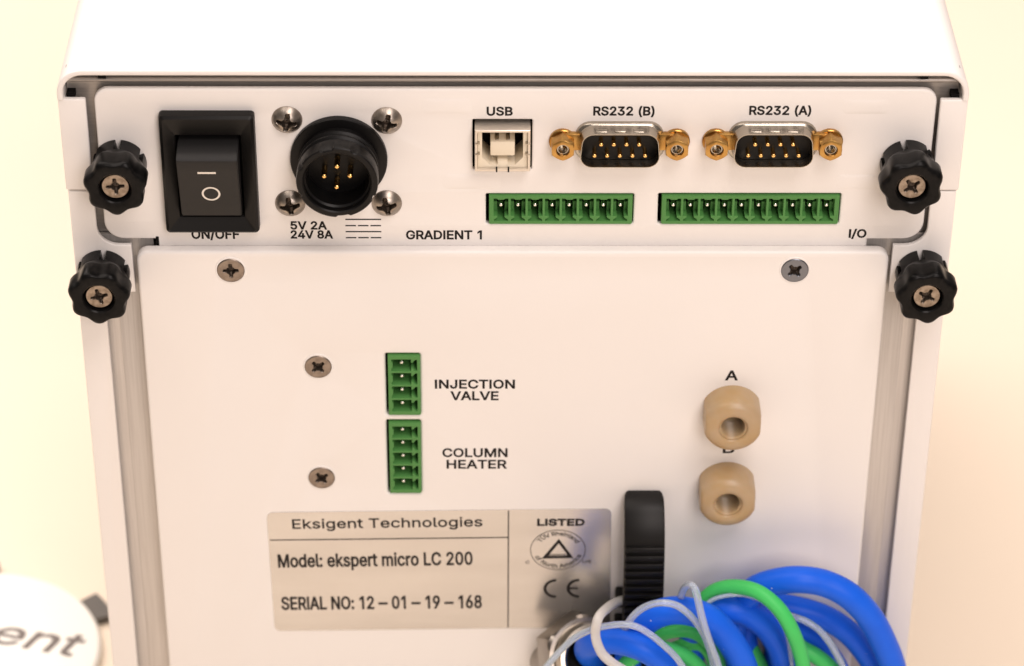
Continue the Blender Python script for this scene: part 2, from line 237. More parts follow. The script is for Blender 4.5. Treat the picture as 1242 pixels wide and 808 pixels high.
'H':(0.517,[[[60,0,82,0,60,170],[60,509,60,339,82,509],[125,509,103,509,125,435],[125,289,125,362,214,289],[392,289,303,289,392,362],[392,509,392,435,414,509],[457,509,435,509,457,339],[457,0,457,170,435,0],[392,0,414,0,392,77],[392,232,392,155,303,232],[125,232,214,232,125,155],[125,0,125,77,103,0]]]),
'I':(0.3,[[[31,0,111,0,31,19],[31,57,31,38,60,57],[118,57,89,57,118,189],[118,452,118,320,89,452],[31,452,60,452,31,471],[31,509,31,490,111,509],[269,509,190,509,269,490],[269,452,269,471,240,452],[183,452,212,452,183,320],[183,57,183,189,212,57],[269,57,240,57,269,38],[269,0,269,19,190,0]]]),
'J':(0.396,[[[185,-7,230,-7,140,-7],[75,33,104,6,47,59],[33,145,33,97,33,155],[33,173,33,164,55,173],[98,173,76,173,98,164],[98,145,98,155,98,114],[122,74,106,91,137,58],[185,50,159,50,211,50],[248,74,232,58,264,91],[272,145,272,114,272,267],[272,509,272,388,293,509],[336,509,315,509,336,388],[336,145,336,267,336,97],[294,33,322,59,266,6]]]),
'L':(0.393,[[[60,0,160,0,60,170],[60,509,60,339,82,509],[125,509,103,509,125,358],[125,57,125,208,203,57],[361,57,282,57,361,38],[361,0,361,19,261,0]]]),
'M':(0.628,[[[60,0,81,0,60,170],[60,509,60,339,91,509],[152,509,121,509,193,402],[277,187,235,294,280,180],[287,159,284,170,291,148],[299,123,295,136,303,110],[311,84,307,97,315,71],[322,49,319,59,317,49],[307,49,312,49,310,59],[318,83,314,70,322,95],[330,121,326,108,334,134],[342,158,338,147,346,170],[352,187,349,179,394,294],[476,509,435,402,507,509],[568,509,537,509,568,339],[568,0,568,170,547,0],[504,0,525,0,504,97],[504,291,504,194,504,302],[504,327,504,314,505,340],[505,369,505,354,505,383],[506,413,506,398,506,428],[507,457,507,443,509,457],[513,457,511,457,508,441],[498,409,503,426,492,393],[482,363,487,378,477,348],[467,322,472,334,463,309],[456,291,459,299,418,194],[342,0,380,97,323,0],[286,0,305,0,248,97],[170,291,209,194,167,299],[159,321,163,309,155,333],[145,361,150,346,140,376],[129,408,135,391,124,424],[112,457,118,441,114,457],[119,457,117,457,119,444],[120,416,120,431,120,401],[121,372,121,387,121,357],[122,328,121,342,122,315],[122,291,122,302,122,194],[122,0,122,97,101,0]]]),
'N':(0.523,[[[60,0,82,0,60,170],[60,509,60,339,85,509],[136,509,111,509,205,400],[343,183,274,291,349,174],[363,151,355,164,370,138],[388,107,379,123,396,90],[414,55,405,73,411,55],[405,54,408,54,403,72],[401,108,401,90,400,126],[399,157,399,142,399,172],[399,195,399,185,399,300],[399,509,399,404,420,509],[463,509,442,509,463,339],[463,0,463,170,438,0],[387,0,412,0,325,97],[202,290,264,193,194,303],[177,331,186,316,169,345],[148,381,159,362,137,400],[108,452,123,424,111,453],[119,454,115,453,120,428],[122,384,121,405,123,362],[124,328,124,344,125,312],[125,291,125,300,125,194],[125,0,125,97,103,0]]]),
'O':(0.533,[[[267,-7,311,-7,223,-7],[150,25,184,4,116,46],[70,115,90,76,50,154],[40,254,40,201,40,308],[70,393,50,354,90,432],[150,484,116,462,184,505],[267,516,223,516,311,516],[384,484,350,505,418,462],[464,393,444,432,483,354],[493,254,493,308,493,201],[464,115,483,154,444,76],[384,25,418,46,350,4]],[[267,53,236,53,297,53],[349,76,325,61,374,91],[408,144,394,114,423,174],[430,254,430,211,430,298],[408,365,423,335,394,395],[349,433,374,417,325,448],[267,456,297,456,236,456],[184,433,209,448,159,417],[125,364,140,394,111,334],[103,254,103,297,103,211],[125,144,111,174,140,114],[184,76,159,92,209,61]]]),
'R':(0.449,[[[60,0,82,0,60,170],[60,509,60,339,119,509],[236,509,177,509,275,509],[333,489,307,502,359,475],[390,433,378,457,403,410],[409,352,409,382,409,321],[390,271,403,295,378,248],[333,217,359,230,307,204],[236,198,275,198,189,198],[96,198,143,198,96,217],[96,255,96,236,142,255],[234,255,188,255,260,255],[298,267,281,259,314,275],[334,300,326,286,341,315],[345,352,345,332,345,372],[334,405,341,390,326,420],[298,440,314,431,281,448],[233,452,259,452,197,452],[125,452,161,452,125,301],[125,0,125,151,103,0]],[[353,0,378,0,312,76],[230,229,271,153,254,229],[303,229,279,229,344,153],[428,0,386,76,403,0]]]),
'S':(0.447,[[[224,-9,263,-9,187,-9],[128,9,155,-3,100,21],[64,60,79,38,49,82],[38,137,40,107,60,137],[104,137,82,137,106,117],[123,88,112,101,134,75],[166,59,149,65,184,52],[224,49,203,49,247,49],[286,60,268,53,304,68],[329,92,319,78,340,105],[346,139,346,121,346,155],[332,179,341,169,323,189],[296,205,311,198,281,211],[245,222,264,217,224,228],[184,239,204,234,142,251],[86,289,109,268,63,311],[52,372,52,339,52,401],[75,448,60,426,90,469],[138,498,111,486,164,510],[227,516,194,516,261,516],[316,498,290,510,342,486],[377,449,362,469,392,428],[401,378,400,404,380,378],[337,378,358,378,335,403],[302,437,323,423,281,451],[225,459,256,459,203,459],[167,448,184,455,151,441],[129,418,138,431,120,406],[115,376,115,391,115,358],[131,334,120,344,142,323],[169,308,154,314,184,302],[212,293,199,297,230,289],[264,279,247,284,279,275],[312,264,295,270,328,257],[359,238,344,248,373,227],[395,198,385,214,404,181],[408,139,408,162,408,111],[386,64,401,86,372,41],[323,11,351,24,296,-2]]]),
'T':(0.449,[[[32,452,85,452,32,471],[32,509,32,490,160,509],[417,509,288,509,417,490],[417,452,417,471,363,452],[257,452,310,452,257,301],[257,0,257,151,235,0],[193,0,214,0,193,151],[193,452,193,301,139,452]]]),
'U':(0.517,[[[259,-8,299,-8,219,-8],[154,15,184,0,124,31],[85,80,101,53,68,107],[60,173,60,138,60,285],[60,509,60,397,81,509],[124,509,103,509,124,399],[124,178,124,288,124,154],[141,113,130,132,152,94],[187,68,167,79,207,57],[259,52,231,52,287,52],[331,68,311,57,351,79],[377,113,366,94,387,132],[393,178,393,154,393,288],[393,509,393,399,414,509],[457,509,436,509,457,397],[457,173,457,285,457,138],[433,80,449,107,416,53],[363,15,393,31,334,0]]]),
'V':(0.48,[[[204,0,229,0,141,170],[16,509,79,339,39,509],[84,509,62,509,120,408],[192,206,156,307,198,189],[215,137,206,166,224,109],[248,31,235,73,243,31],[235,31,239,31,247,74],[267,138,258,110,276,166],[290,206,284,189,325,307],[395,509,360,408,417,509],[463,509,440,509,401,339],[278,0,340,170,253,0]]]),
'a':(0.389,[[[160,-9,182,-9,136,-9],[94,5,114,-4,75,14],[48,45,59,27,36,62],[30,108,30,83,30,130],[43,161,35,147,52,175],[78,193,63,185,92,201],[125,211,108,207,143,215],[178,220,160,218,201,223],[234,227,219,225,248,228],[265,235,258,231,272,239],[276,255,276,245,276,255],[276,257,276,256,276,272],[267,297,273,286,261,308],[240,322,252,316,228,328],[196,331,213,331,178,331],[149,322,162,328,136,317],[118,301,126,309,110,292],[100,274,104,283,80,280],[41,291,61,285,50,314],[79,346,62,332,95,360],[133,375,113,369,153,381],[194,384,173,384,208,384],[239,379,223,383,255,376],[286,360,271,370,301,351],[322,320,313,338,332,303],[337,251,337,280,337,168],[337,0,337,84,317,0],[277,0,297,0,277,17],[277,52,277,35,275,52],[272,52,274,52,268,43],[252,25,261,34,243,15],[215,1,230,7,200,-5]],[[170,45,155,45,193,45],[228,59,212,50,243,68],[263,93,255,79,271,107],[276,138,276,122,276,155],[276,190,276,173,273,187],[259,182,268,184,251,180],[231,176,242,178,221,174],[200,171,210,172,190,170],[175,168,182,169,161,166],[134,159,147,163,121,154],[103,139,111,148,96,131],[92,105,92,119,92,92],[102,72,95,81,109,63],[130,52,118,57,142,48]]]),
'c':(0.396,[[[207,-8,226,-8,173,-8],[117,16,143,0,91,33],[56,85,71,56,41,114],[34,187,34,149,34,227],[56,291,41,262,71,321],[117,360,91,343,143,376],[207,384,173,384,226,384],[260,377,243,382,276,372],[305,356,292,365,319,347],[340,322,330,335,350,309],[362,277,357,294,342,272],[303,262,322,267,300,272],[290,289,296,281,285,297],[270,311,278,305,262,317],[242,325,253,322,232,328],[207,330,220,330,182,330],[145,310,161,323,129,297],[108,258,116,280,100,237],[96,187,96,213,96,162],[108,117,100,139,116,96],[145,66,129,79,161,53],[207,46,182,46,220,46],[243,52,232,48,253,55],[271,66,263,60,279,72],[292,89,286,80,297,97],[304,117,301,107,324,112],[363,102,343,107,358,85],[341,56,351,70,332,43],[306,21,320,31,293,12],[261,-1,277,4,244,-6]]]),
'd':(0.424,[[[195,-8,219,-8,164,-8],[111,16,136,0,87,32],[55,84,68,55,41,114],[34,189,34,149,34,229],[55,293,41,263,69,322],[112,361,88,345,136,376],[196,384,164,384,219,384],[253,373,238,381,268,365],[287,346,279,356,296,336],[306,319,302,327,308,319],[311,319,309,319,311,382],[311,509,311,446,331,509],[372,509,351,509,372,339],[372,0,372,170,352,0],[313,0,332,0,313,20],[313,59,313,39,311,59],[307,59,309,59,302,51],[287,31,295,42,278,21],[252,4,267,12,238,-4]],[[205,47,181,47,227,47],[263,65,247,53,279,77],[299,115,291,94,308,136],[312,189,312,161,312,217],[300,263,308,242,292,284],[263,312,279,300,247,324],[205,330,228,330,181,330],[145,311,161,324,129,299],[108,261,116,282,100,240],[96,189,96,216,96,162],[109,117,100,138,117,95],[145,66,129,78,161,53]]]),
'e':(0.404,[[[212,-8,238,-8,175,-8],[117,16,143,0,90,33],[56,85,70,56,41,114],[34,187,34,148,34,226],[55,290,41,260,69,319],[115,359,89,343,141,376],[205,384,171,384,226,384],[266,374,246,381,285,367],[319,341,303,356,335,326],[357,282,348,306,366,258],[371,194,371,228,371,186],[371,169,371,178,272,169],[75,169,174,169,75,187],[75,221,75,204,163,221],[338,221,250,221,329,215],[310,202,319,208,310,227],[298,269,306,249,290,288],[263,314,278,303,247,325],[205,330,228,330,182,330],[146,313,163,325,130,302],[109,270,118,288,100,251],[96,211,96,232,96,200],[96,178,96,189,96,150],[110,106,101,126,120,87],[151,61,134,72,168,51],[212,46,189,46,228,46],[254,53,241,48,266,57],[285,73,277,64,294,82],[306,105,301,93,325,101],[365,91,345,96,359,71],[335,39,349,54,321,24],[283,4,303,13,262,-4]]]),
'f':(0.254,[[[228,379,154,379,228,362],[228,327,228,344,154,327],[6,327,80,327,6,344],[6,379,6,362,80,379]],[[81,0,101,0,81,144],[81,432,81,288,81,453],[96,486,86,471,106,500],[135,519,119,511,152,526],[187,530,169,530,201,530],[222,527,213,529,232,525],[243,521,238,523,238,503],[227,468,233,486,224,470],[215,472,220,471,210,473],[195,474,203,474,176,474],[154,460,163,469,146,451],[142,419,142,437,142,279],[142,0,142,140,121,0]]]),
'g':(0.425,[[[207,-151,238,-151,179,-151],[134,-140,155,-147,113,-132],[82,-110,96,-123,69,-98],[51,-69,58,-84,67,-60],[101,-41,84,-50,107,-49],[122,-66,113,-57,130,-75],[154,-88,141,-82,168,-94],[207,-97,186,-97,238,-97],[282,-75,263,-90,302,-60],[311,-6,311,-37,311,19],[311,68,311,44,310,68],[306,68,308,68,301,60],[287,41,295,51,278,32],[252,16,267,23,238,8],[195,5,219,5,164,5],[113,27,137,12,88,41],[55,90,69,62,41,118],[34,191,34,152,34,230],[55,293,41,264,69,322],[112,361,88,345,137,376],[196,384,165,384,220,384],[253,373,239,381,268,365],[288,346,280,356,297,336],[308,319,303,327,309,319],[313,319,311,319,313,339],[313,379,313,359,333,379],[372,379,353,379,372,250],[372,-9,372,121,372,-42],[350,-90,365,-69,335,-111],[291,-136,316,-126,266,-146]],[[205,59,181,59,228,59],[264,75,248,64,280,86],[300,121,292,101,308,141],[312,193,312,165,312,220],[300,264,308,243,292,284],[264,312,280,301,248,324],[205,330,228,330,181,330],[145,312,161,324,129,299],[109,262,117,283,100,242],[96,193,96,219,96,166],[109,123,100,143,117,103],[145,76,129,87,162,65]]]),
'h':(0.41,[[[114,227,114,249,114,151],[114,0,114,76,93,0],[53,0,73,0,53,170],[53,509,53,339,73,509],[114,509,93,509,114,435],[114,287,114,361,110,287],[102,287,106,287,114,322],[152,362,131,347,174,377],[227,384,199,384,253,384],[295,369,276,379,315,358],[341,321,330,342,352,299],[357,240,357,273,357,160],[357,0,357,80,337,0],[296,0,316,0,296,78],[296,235,296,157,296,265],[273,304,288,288,258,321],[210,329,237,329,192,329],[161,317,175,325,146,309],[126,283,135,298,118,267]]]),
'i':(0.167,[[[53,0,73,0,53,126],[53,379,53,253,73,379],[114,379,93,379,114,253],[114,0,114,126,93,0]],[[84,443,95,443,72,443],[54,455,62,447,45,462],[41,483,41,472,41,494],[54,512,45,504,62,520],[84,524,72,524,95,524],[114,512,106,520,122,504],[126,483,126,494,126,472],[114,455,122,462,106,447]]]),
'k':(0.381,[[[110,137,132,158,110,162],[110,212,110,187,113,212],[121,212,117,212,175,268],[284,379,230,323,310,379],[360,379,335,379,301,319],[184,199,243,259,182,199],[177,199,179,199,155,178]],[[53,0,73,0,53,170],[53,509,53,339,73,509],[114,509,93,509,114,339],[114,0,114,170,93,0]],[[294,0,320,0,245,62],[148,186,197,124,162,200],[191,229,177,214,252,152],[372,0,312,76,346,0]]]),
'l':(0.189,[[[139,-2,147,-2,110,-2],[74,20,88,5,60,35],[53,84,53,57,53,226],[53,509,53,367,73,509],[114,509,93,509,114,372],[114,99,114,235,114,81],[120,62,116,69,125,55],[146,52,133,52,152,52],[160,53,157,52,164,53],[170,54,167,54,173,37],[181,3,177,20,175,1],[162,-1,169,0,154,-2]]]),
'm':(0.61,[[[53,0,73,0,53,126],[53,379,53,253,72,379],[112,379,92,379,112,351],[112,295,112,323,111,295],[108,295,109,295,113,316],[132,346,121,332,144,359],[172,376,157,369,187,383],[219,386,203,386,247,386],[287,361,270,378,305,344],[321,295,316,322,318,295],[312,295,315,295,317,313],[337,343,325,329,349,357],[381,375,364,367,398,382],[437,386,416,386,459,386],[497,372,479,381,515,362],[541,328,530,348,551,309],[557,255,557,285,557,170],[557,0,557,85,536,0],[496,0,516,0,496,85],[496,254,496,169,496,281],[473,313,488,301,457,325],[419,330,439,330,402,330],[374,320,387,327,362,313],[345,290,352,303,339,278],[335,247,335,263,335,165],[335,0,335,82,315,0],[274,0,295,0,274,87],[274,260,274,173,274,281],[253,311,267,298,239,324],[199,330,221,330,185,330],[158,320,171,327,144,313],[126,289,134,303,118,276],[114,238,114,258,114,159],[114,0,114,79,93,0]]]),
'n':(0.41,[[[114,227,114,249,114,151],[114,0,114,76,93,0],[53,0,73,0,53,126],[53,379,53,253,72,379],[112,379,92,379,112,349],[112,287,112,318,109,287],[102,287,106,287,114,322],[152,362,131,347,174,377],[227,384,199,384,253,384],[295,369,276,379,314,358],[341,321,330,342,352,299],[357,240,357,273,357,160],[357,0,357,80,337,0],[296,0,316,0,296,78],[296,235,296,157,296,265],[273,304,288,288,258,321],[210,329,237,329,192,329],[161,317,175,325,146,309],[126,283,135,298,118,267]]]),
'o':(0.415,[[[207,-8,242,-8,173,-8],[117,16,143,0,91,33],[56,85,71,56,41,114],[34,187,34,149,34,227],[56,291,41,262,71,321],[117,360,91,343,143,376],[207,384,173,384,242,384],[299,360,273,376,325,343],[359,291,345,321,374,262],[381,187,381,227,381,149],[359,85,374,114,345,56],[299,16,325,33,273,0]],[[207,46,182,46,233,46],[270,66,254,53,287,79],[307,117,299,96,315,139],[319,187,319,162,319,213],[307,258,315,236,299,280],[270,310,287,297,254,323],[207,330,233,330,182,330],[145,310,161,323,129,297],[108,258,116,280,100,237],[96,187,96,213,96,162],[108,117,100,139,116,96],[145,66,129,79,161,53]]]),
'p':(0.424,[[[53,-143,73,-143,53,31],[53,379,53,205,72,379],[112,379,92,379,112,359],[112,319,112,339,114,319],[118,319,116,319,123,327],[137,346,129,336,145,356],[171,373,157,365,186,381],[229,384,205,384,261,384],[313,361,289,376,337,345],[370,293,356,322,383,263],[390,189,390,229,390,149],[370,84,383,114,356,55],[313,16,337,32,289,0],[229,-8,261,-8,206,-8],[173,4,187,-4,158,12],[138,31,146,21,130,42],[118,59,123,51,117,59],[114,59,115,59,114,-8],[114,-143,114,-76,93,-143]],[[220,47,197,47,244,47],[279,66,263,53,295,78],[316,117,308,95,324,138],[328,189,328,162,328,216],[316,261,324,240,308,282],[280,311,296,299,264,324],[220,330,244,330,197,330],[161,312,177,324,145,300],[125,263,133,284,117,242],[113,189,113,217,113,161],[125,115,117,136,133,94],[162,65,146,77,178,53]]]),
'r':(0.259,[[[53,0,73,0,53,126],[53,379,53,253,72,379],[112,379,92,379,112,360],[112,321,112,340,113,321],[115,321,114,321,122,340],[152,367,135,355,170,379],[213,385,190,385,218,385],[229,384,223,385,235,384],[243,384,240,384,243,363],[243,322,243,343,242,323],[230,324,237,323,223,325],[207,326,215,326,189,326],[159,315,173,322,145,307],[126,284,134,297,118,270],[114,237,114,255,114,158],[114,0,114,79,93,0]]]),
's':(0.365,[[[182,-8,211,-8,156,-8],[112,3,133,-4,92,11],[62,38,75,23,49,53],[36,94,40,72,55,98],[94,107,74,102,99,86],[124,60,109,70,139,50],[181,45,158,45,208,45],[244,62,229,51,260,74],[268,103,268,87,268,116],[254,136,263,127,245,144],[212,155,231,151,191,160],[149,170,170,165,115,178],[72,208,89,191,55,225],[47,274,47,247,47,296],[65,332,53,315,77,348],[115,370,94,361,136,380],[187,384,160,384,213,384],[254,372,235,380,272,365],[299,339,287,353,310,325],[324,290,319,309,305,286],[268,277,287,281,263,292],[243,316,255,304,230,327],[187,333,212,333,165,333],[131,317,146,327,116,306],[109,277,109,293,109,263],[124,243,114,252,134,235],[172,223,150,228,191,218],[229,209,210,214,264,201],[306,171,290,188,323,154],[331,107,331,133,331,84],[312,47,325,64,300,30],[260,6,282,16,237,-3]]]),
't':(0.227,[[[204,379,138,379,204,362],[204,327,204,344,138,327],[6,327,72,327,6,344],[6,379,6,362,72,379]],[[65,471,65,345,85,471],[126,471,106,471,126,347],[126,98,126,222,126,81],[136,61,129,69,143,54],[170,50,154,50,174,50],[185,51,179,50,191,52],[202,54,197,53,206,36],[213,2,209,19,207,0],[192,-3,200,-2,184,-4],[168,-4,176,-4,136,-4],[92,21,110,4,74,38],[65,93,65,62,65,219]]]),
'Ü':(0.517,[[[259,-8,299,-8,219,-8],[154,15,184,0,124,31],[85,80,101,53,68,107],[60,173,60,138,60,285],[60,509,60,397,81,509],[124,509,103,509,124,399],[124,178,124,288,124,154],[141,113,130,132,152,94],[187,68,167,79,207,57],[259,52,231,52,287,52],[331,68,311,57,351,79],[377,113,366,94,387,132],[393,178,393,154,393,288],[393,509,393,399,414,509],[457,509,436,509,457,397],[457,173,457,285,457,138],[433,80,449,107,416,53],[363,15,393,31,334,0]],[[331,572,342,572,320,572],[302,584,310,576,294,592],[290,612,290,601,290,624],[302,641,294,633,310,649],[331,653,320,653,342,653],[359,641,351,649,367,633],[371,612,371,624,371,601],[359,584,367,592,351,576]],[[187,572,198,572,176,572],[158,584,166,576,150,592],[146,612,146,601,146,624],[158,641,150,633,166,649],[187,653,176,653,198,653],[216,641,208,649,223,633],[227,612,227,624,227,601],[216,584,223,592,208,576]]]),
}

GLYPHS['I'] = (0.19, [[[62,0,62,0,62,0],[62,509,62,509,62,509],[128,509,128,509,128,509],[128,0,128,0,128,0]]])
GLYPHS['1'] = (GLYPHS['1'][0]-.05, [sp for sp in GLYPHS['1'][1] if max(p[1] for p in sp) > 100])
CAPH = max(p[1] for s_ in GLYPHS['E'][1] for p in s_)/1000.0
def text_splines(s):
    x = 0; out = []
    for ch in s:
        if ch == ' ': x += 0.2; continue
        c = '-' if ch == '–' else ch
        adv, sp = GLYPHS[c]
        k = 1.9 if ch == '–' else 1
        out.append([[[v/1000*(k if i % 2 == 0 else 1)+(x if i % 2 == 0 else 0) for i, v in enumerate(p)] for p in s1] for s1 in sp])
        x += adv*k
    return out
def bez_poly(sp, k=5):
    """closed bezier contour -> points"""
    out = []
    for a, b in zip(sp, sp[1:]+sp[:1]):
        p0, p1, p2, p3 = Vector(a[0:2]), Vector(a[4:6]), Vector(b[2:4]), Vector(b[0:2])
        d = p3-p0
        straight = all(abs(d.cross(q-p0)) < 0.02*d.length for q in (p1, p2)) if d.length > 1e-6 else True
        n = 1 if straight else k
        for j in range(n):
            t = j/n; u = 1-t; out.append(p0*u**3+p1*3*u*u*t+p2*3*u*t*t+p3*t**3)
    res = [p for i, p in enumerate(out) if (p-out[i-1]).length > 1e-4]
    return res
def fill_nonzero(bm, contours):
    """fill overlapping contours by the nonzero winding rule"""
    pts, edges = [], []
    for c_ in contours:
        o = len(pts); pts += c_; edges += [(o+i, o+(i+1) % len(c_)) for i in range(len(c_))]
    V, E_, Fc = mathutils.geometry.delaunay_2d_cdt(pts, edges, [], 0, 1e-5)[:3]
    def wind(p):
        w_ = 0
        for c_ in contours:
            for i in range(len(c_)):
                a, b = c_[i-1], c_[i]
                if (a.y <= p.y) != (b.y <= p.y):
                    x = a.x+(p.y-a.y)*(b.x-a.x)/(b.y-a.y)
                    if x > p.x: w_ += 1 if b.y > a.y else -1
        return w_
    bv = [bm.verts.new((v.x, 0, v.y)) for v in V]
    for f in Fc:
        ctr = sum((V[i] for i in f), Vector((0, 0)))/len(f)
        if wind(ctr) != 0: bm.faces.new([bv[i] for i in f])
    for v in bv:
        if not v.link_faces: bm.verts.remove(v)
def embolden(c_, d):
    if not d: return c_
    out = []
    for i in range(len(c_)):
        a, b, n = c_[i-1], c_[i], c_[(i+1) % len(c_)]
        e0, e1 = (b-a).normalized(), (n-b).normalized()
        n0, n1 = Vector((-e0.y, e0.x)), Vector((-e1.y, e1.x)); m_ = (n0+n1)
        if m_.length < .3: out.append(b+n0*d); continue
        m_.normalize(); out.append(b+m_*d/max(.5, m_.dot(n0)))
    return out
def glyph_run(s, kx, kz, bold, shear=0.0):
    """list of emboldened contour sets in mm, first ink at x = 0"""
    g = text_splines(s); a = min(p[0] for ch in g for sp in ch for p in sp); b = max(p[0] for ch in g for sp in ch for p in sp)
    if callable(kx): kx = kx(b-a)
    out = []
    for ch in g:
        cs = []
        for sp in ch:
            c_ = [Vector(((p.x-a)*kx, p.y*kz)) for p in bez_poly(sp)]
            cs.append([Vector((p.x+shear*p.y, p.y)) for p in embolden(c_, bold)])
        out.append(cs)
    return out, (b-a)*kx
def text(name, s, x0, x1, z0, cap, front, parent, m=None, bold=0.11, ang=0.0, shear=0.0):
    """flat print: spans x0..x1 with its baseline at z0 and capitals `cap` mm tall, on the face at height `front`"""
    run, _ = glyph_run(s, lambda w_: (x1-x0)/w_, cap/CAPH, bold, shear)
    bm = bmesh.new(); ca, sa = math.cos(math.radians(ang)), math.sin(math.radians(ang))
    for cs in run: fill_nonzero(bm, cs)
    for v in bm.verts:
        X, Z = v.co.x, v.co.z
        v.co = Vector((X*ca-Z*sa, 0, X*sa+Z*ca))
    o = link(name, flat_done(bm), m or INK, parent, (x0, -front-0.04, z0))
    return o
def flat_done(bm):
    for f in bm.faces:
        f.normal_update()
        if f.normal.y > 0: f.normal_flip()
    return done(bm, recalc=False)
def bar(name, x0, x1, z0, z1, front, parent, m=None, ang=0):
    bm = bmesh.new(); bm.faces.new([bm.verts.new((x, 0, z)) for x, z in ((0, z0-z1), (x1-x0, z0-z1), (x1-x0, 0), (0, 0))])
    o = link(name, done(bm, recalc=False), m or INK, parent, (x0, -front-0.04, z1)); o.rotation_euler.y = -math.radians(ang)
    return o
def ring_mesh(r0, r1, sx=1, sz=1, a0=0, a1=360, n=48):
    bm = bmesh.new(); A = []; B = []
    for i in range(n+1):
        t = math.radians(a0+(a1-a0)*i/n)
        A.append(bm.verts.new((r0*math.cos(t)*sx, 0, r0*math.sin(t)*sz))); B.append(bm.verts.new((r1*math.cos(t)*sx, 0, r1*math.sin(t)*sz)))
    for i in range(n): bm.faces.new((A[i], A[i+1], B[i+1], B[i]))
    return bm

# ================================================================== THE SETTING
bm = bmesh.new(); box(bm, -1500, 1500, -900, 2600, -180, -150)
tb = link('table_top', done(bm), TABLE, None); tb['kind'] = 'structure'

# ================================================================== THE INSTRUMENT
inst = link('laboratory_instrument', None, None, None, (0, 100, -150))
inst['label'] = 'white metal laboratory instrument seen from its back panel, with switch, connectors and black knobs'
inst['category'] = 'laboratory instrument'
ZB = -144
# --- top cover: bent sheet with rounded corners, open to the back panel
def u_loop(x, zt, r, zb, n=8):
    pts = [(-x, zb)]
    for k in range(n+1):
        t = math.radians(180-90*k/n); pts.append((-x+r+r*math.cos(t), zt-r+r*math.sin(t)))
    for k in range(n+1):
        t = math.radians(90-90*k/n); pts.append((x-r+r*math.cos(t), zt-r+r*math.sin(t)))
    pts.append((x, zb)); return pts
out_ = u_loop(99.0, 69.7, 5.8, 62.4); inn_ = u_loop(97.7, 68.4, 4.5, 62.4)
bm = bmesh.new()
b = 0.35
def sheet(bm, o, i, yf, yb):
    mix = lambda t: [(p[0]*(1-t)+q[0]*t, p[1]*(1-t)+q[1]*t) for p, q in zip(o, i)]
    seq = [(o, yb), (o, yf+b), (mix(.08), yf+b*.3), (mix(.28), yf), (mix(.72), yf), (mix(.92), yf+b*.3), (i, yf+b), (i, yb)]
    rings = [[bm.verts.new((x, y, z)) for x, z in pts] for pts, y in seq]
    rings.append(rings[0]); ringface(bm, rings, close=False)
    for k in (0, -1): bm.faces.new([r[k] for r in rings[:-1]])
sheet(bm, out_, inn_, -1.6, 215)
link('top_cover', done(bm, smooth=50), PAINT, inst, (0, 0, 0))
# --- side panels below the cover (upper pair and the lower chassis pair)
for s in (-1, 1):
    bm = bmesh.new(); box(bm, min(s*97.5, s*98.8), max(s*97.5, s*98.8), 0.2, 212, ZB, 62.0, 0.25)
    link('side_wall', done(bm), PAINT, inst)
    # front flange, upper part
    xs = sorted((s*98.95, s*93.0)); bm = bmesh.new(); box(bm, xs[0], xs[1], -1.3, 0.1, 39.3, 62.35, 0.32, 3)
    link('upper_side_flange', done(bm), PAINT, inst)
    # lower flange with the tab that carries the lower knob
    x_ = lambda v: s*v
    o_ = [(98.5, 38.9), (93.0, 38.9), (93.0, 29.4)]
    for k in range(1, 8):
        t = math.radians(180+90*k/8); o_.append((88.2+0.0+4.8*-math.cos(t)*1.0, 29.4+4.8*math.sin(t)))
    o_ += [(88.2, 24.6), (85.6, 24.6), (85.4, 12.0), (92.5, 12.0), (92.4, ZB), (98.5, ZB)]
    o_ = [(x_(a), c) for a, c in o_]
    link('lower_side_flange', plate([o_], -0.2, 1.1, 0.28), PAINT, inst)
# --- bare metal chassis seen through the gaps
link('chassis_plate', plate([rrect(-97.3, 97.3, 26, 68.2, .2, 1), rrect(-87, 88, 28, 61, .5, 2)], -3.9, -2.7), STEELH, inst)
bm = bmesh.new(); box(bm, -97.3, -80.9, 1.75, 2.55, ZB, 25.9)
link('chassis_rail', done(bm), STEEL, inst)
bm = bmesh.new(); box(bm, 79.2, 97.3, 1.75, 2.55, ZB, 25.9)
link('chassis_rail', done(bm), STEEL, inst)
bm = bmesh.new(); r_ = tube(bm, [Vector((x, 2.1, 65.5)) for x in (-96.5, 0, 96.5)], 0.55, 16)
link('chassis_lip', done(bm), STEELH, inst)
for s in (-1, 1):
    bm = bmesh.new(); xs = sorted((s*80.0, s*89.9)); box(bm, xs[0], xs[1], 1.55, 1.745, ZB, 20.0, 0.08)
    link('chassis_fold', done(bm), STEEL, inst)
    bm = bmesh.new(); box(bm, s*89.2-.85, s*89.2+.85, 0.2, 3.9, 66.7, 68.3)
    link('cover_slot', done(bm), HOLE, inst)
    bm = bmesh.new(); box(bm, s*96.3-.9, s*96.3+.9, 0.2, 3.9, 61.7, 63.0)
    link('cover_slot', done(bm), HOLE, inst)
bm = bmesh.new(); box(bm, -98.4, 98.4, 208, 211, ZB, 67.9); link('front_wall', done(bm), PAINT, inst)
bm = bmesh.new(); box(bm, -97.4, 97.4, 5.4, 207.9, ZB, ZB+2); link('bottom_plate', done(bm), STEEL, inst)
for x in (-80, 80):
    for y in (25, 190):
        bm = bmesh.new(); loft(bm, [(circ(9, 24), 0)], False, False); bm.free(); bm = bmesh.new()
        rr = [[bm.verts.new((r*math.cos(t*math.pi/12), r*math.sin(t*math.pi/12), z)) for t in range(24)] for r, z in ((9, -150), (10, -ZB*-1))]
        ringface(bm, rr); bm.faces.new(rr[0]); bm.faces.new(rr[1])
        for v in bm.verts: v.co.z -= -150
        link('foot', done(bm), BLACK, inst, (x, y, -150))

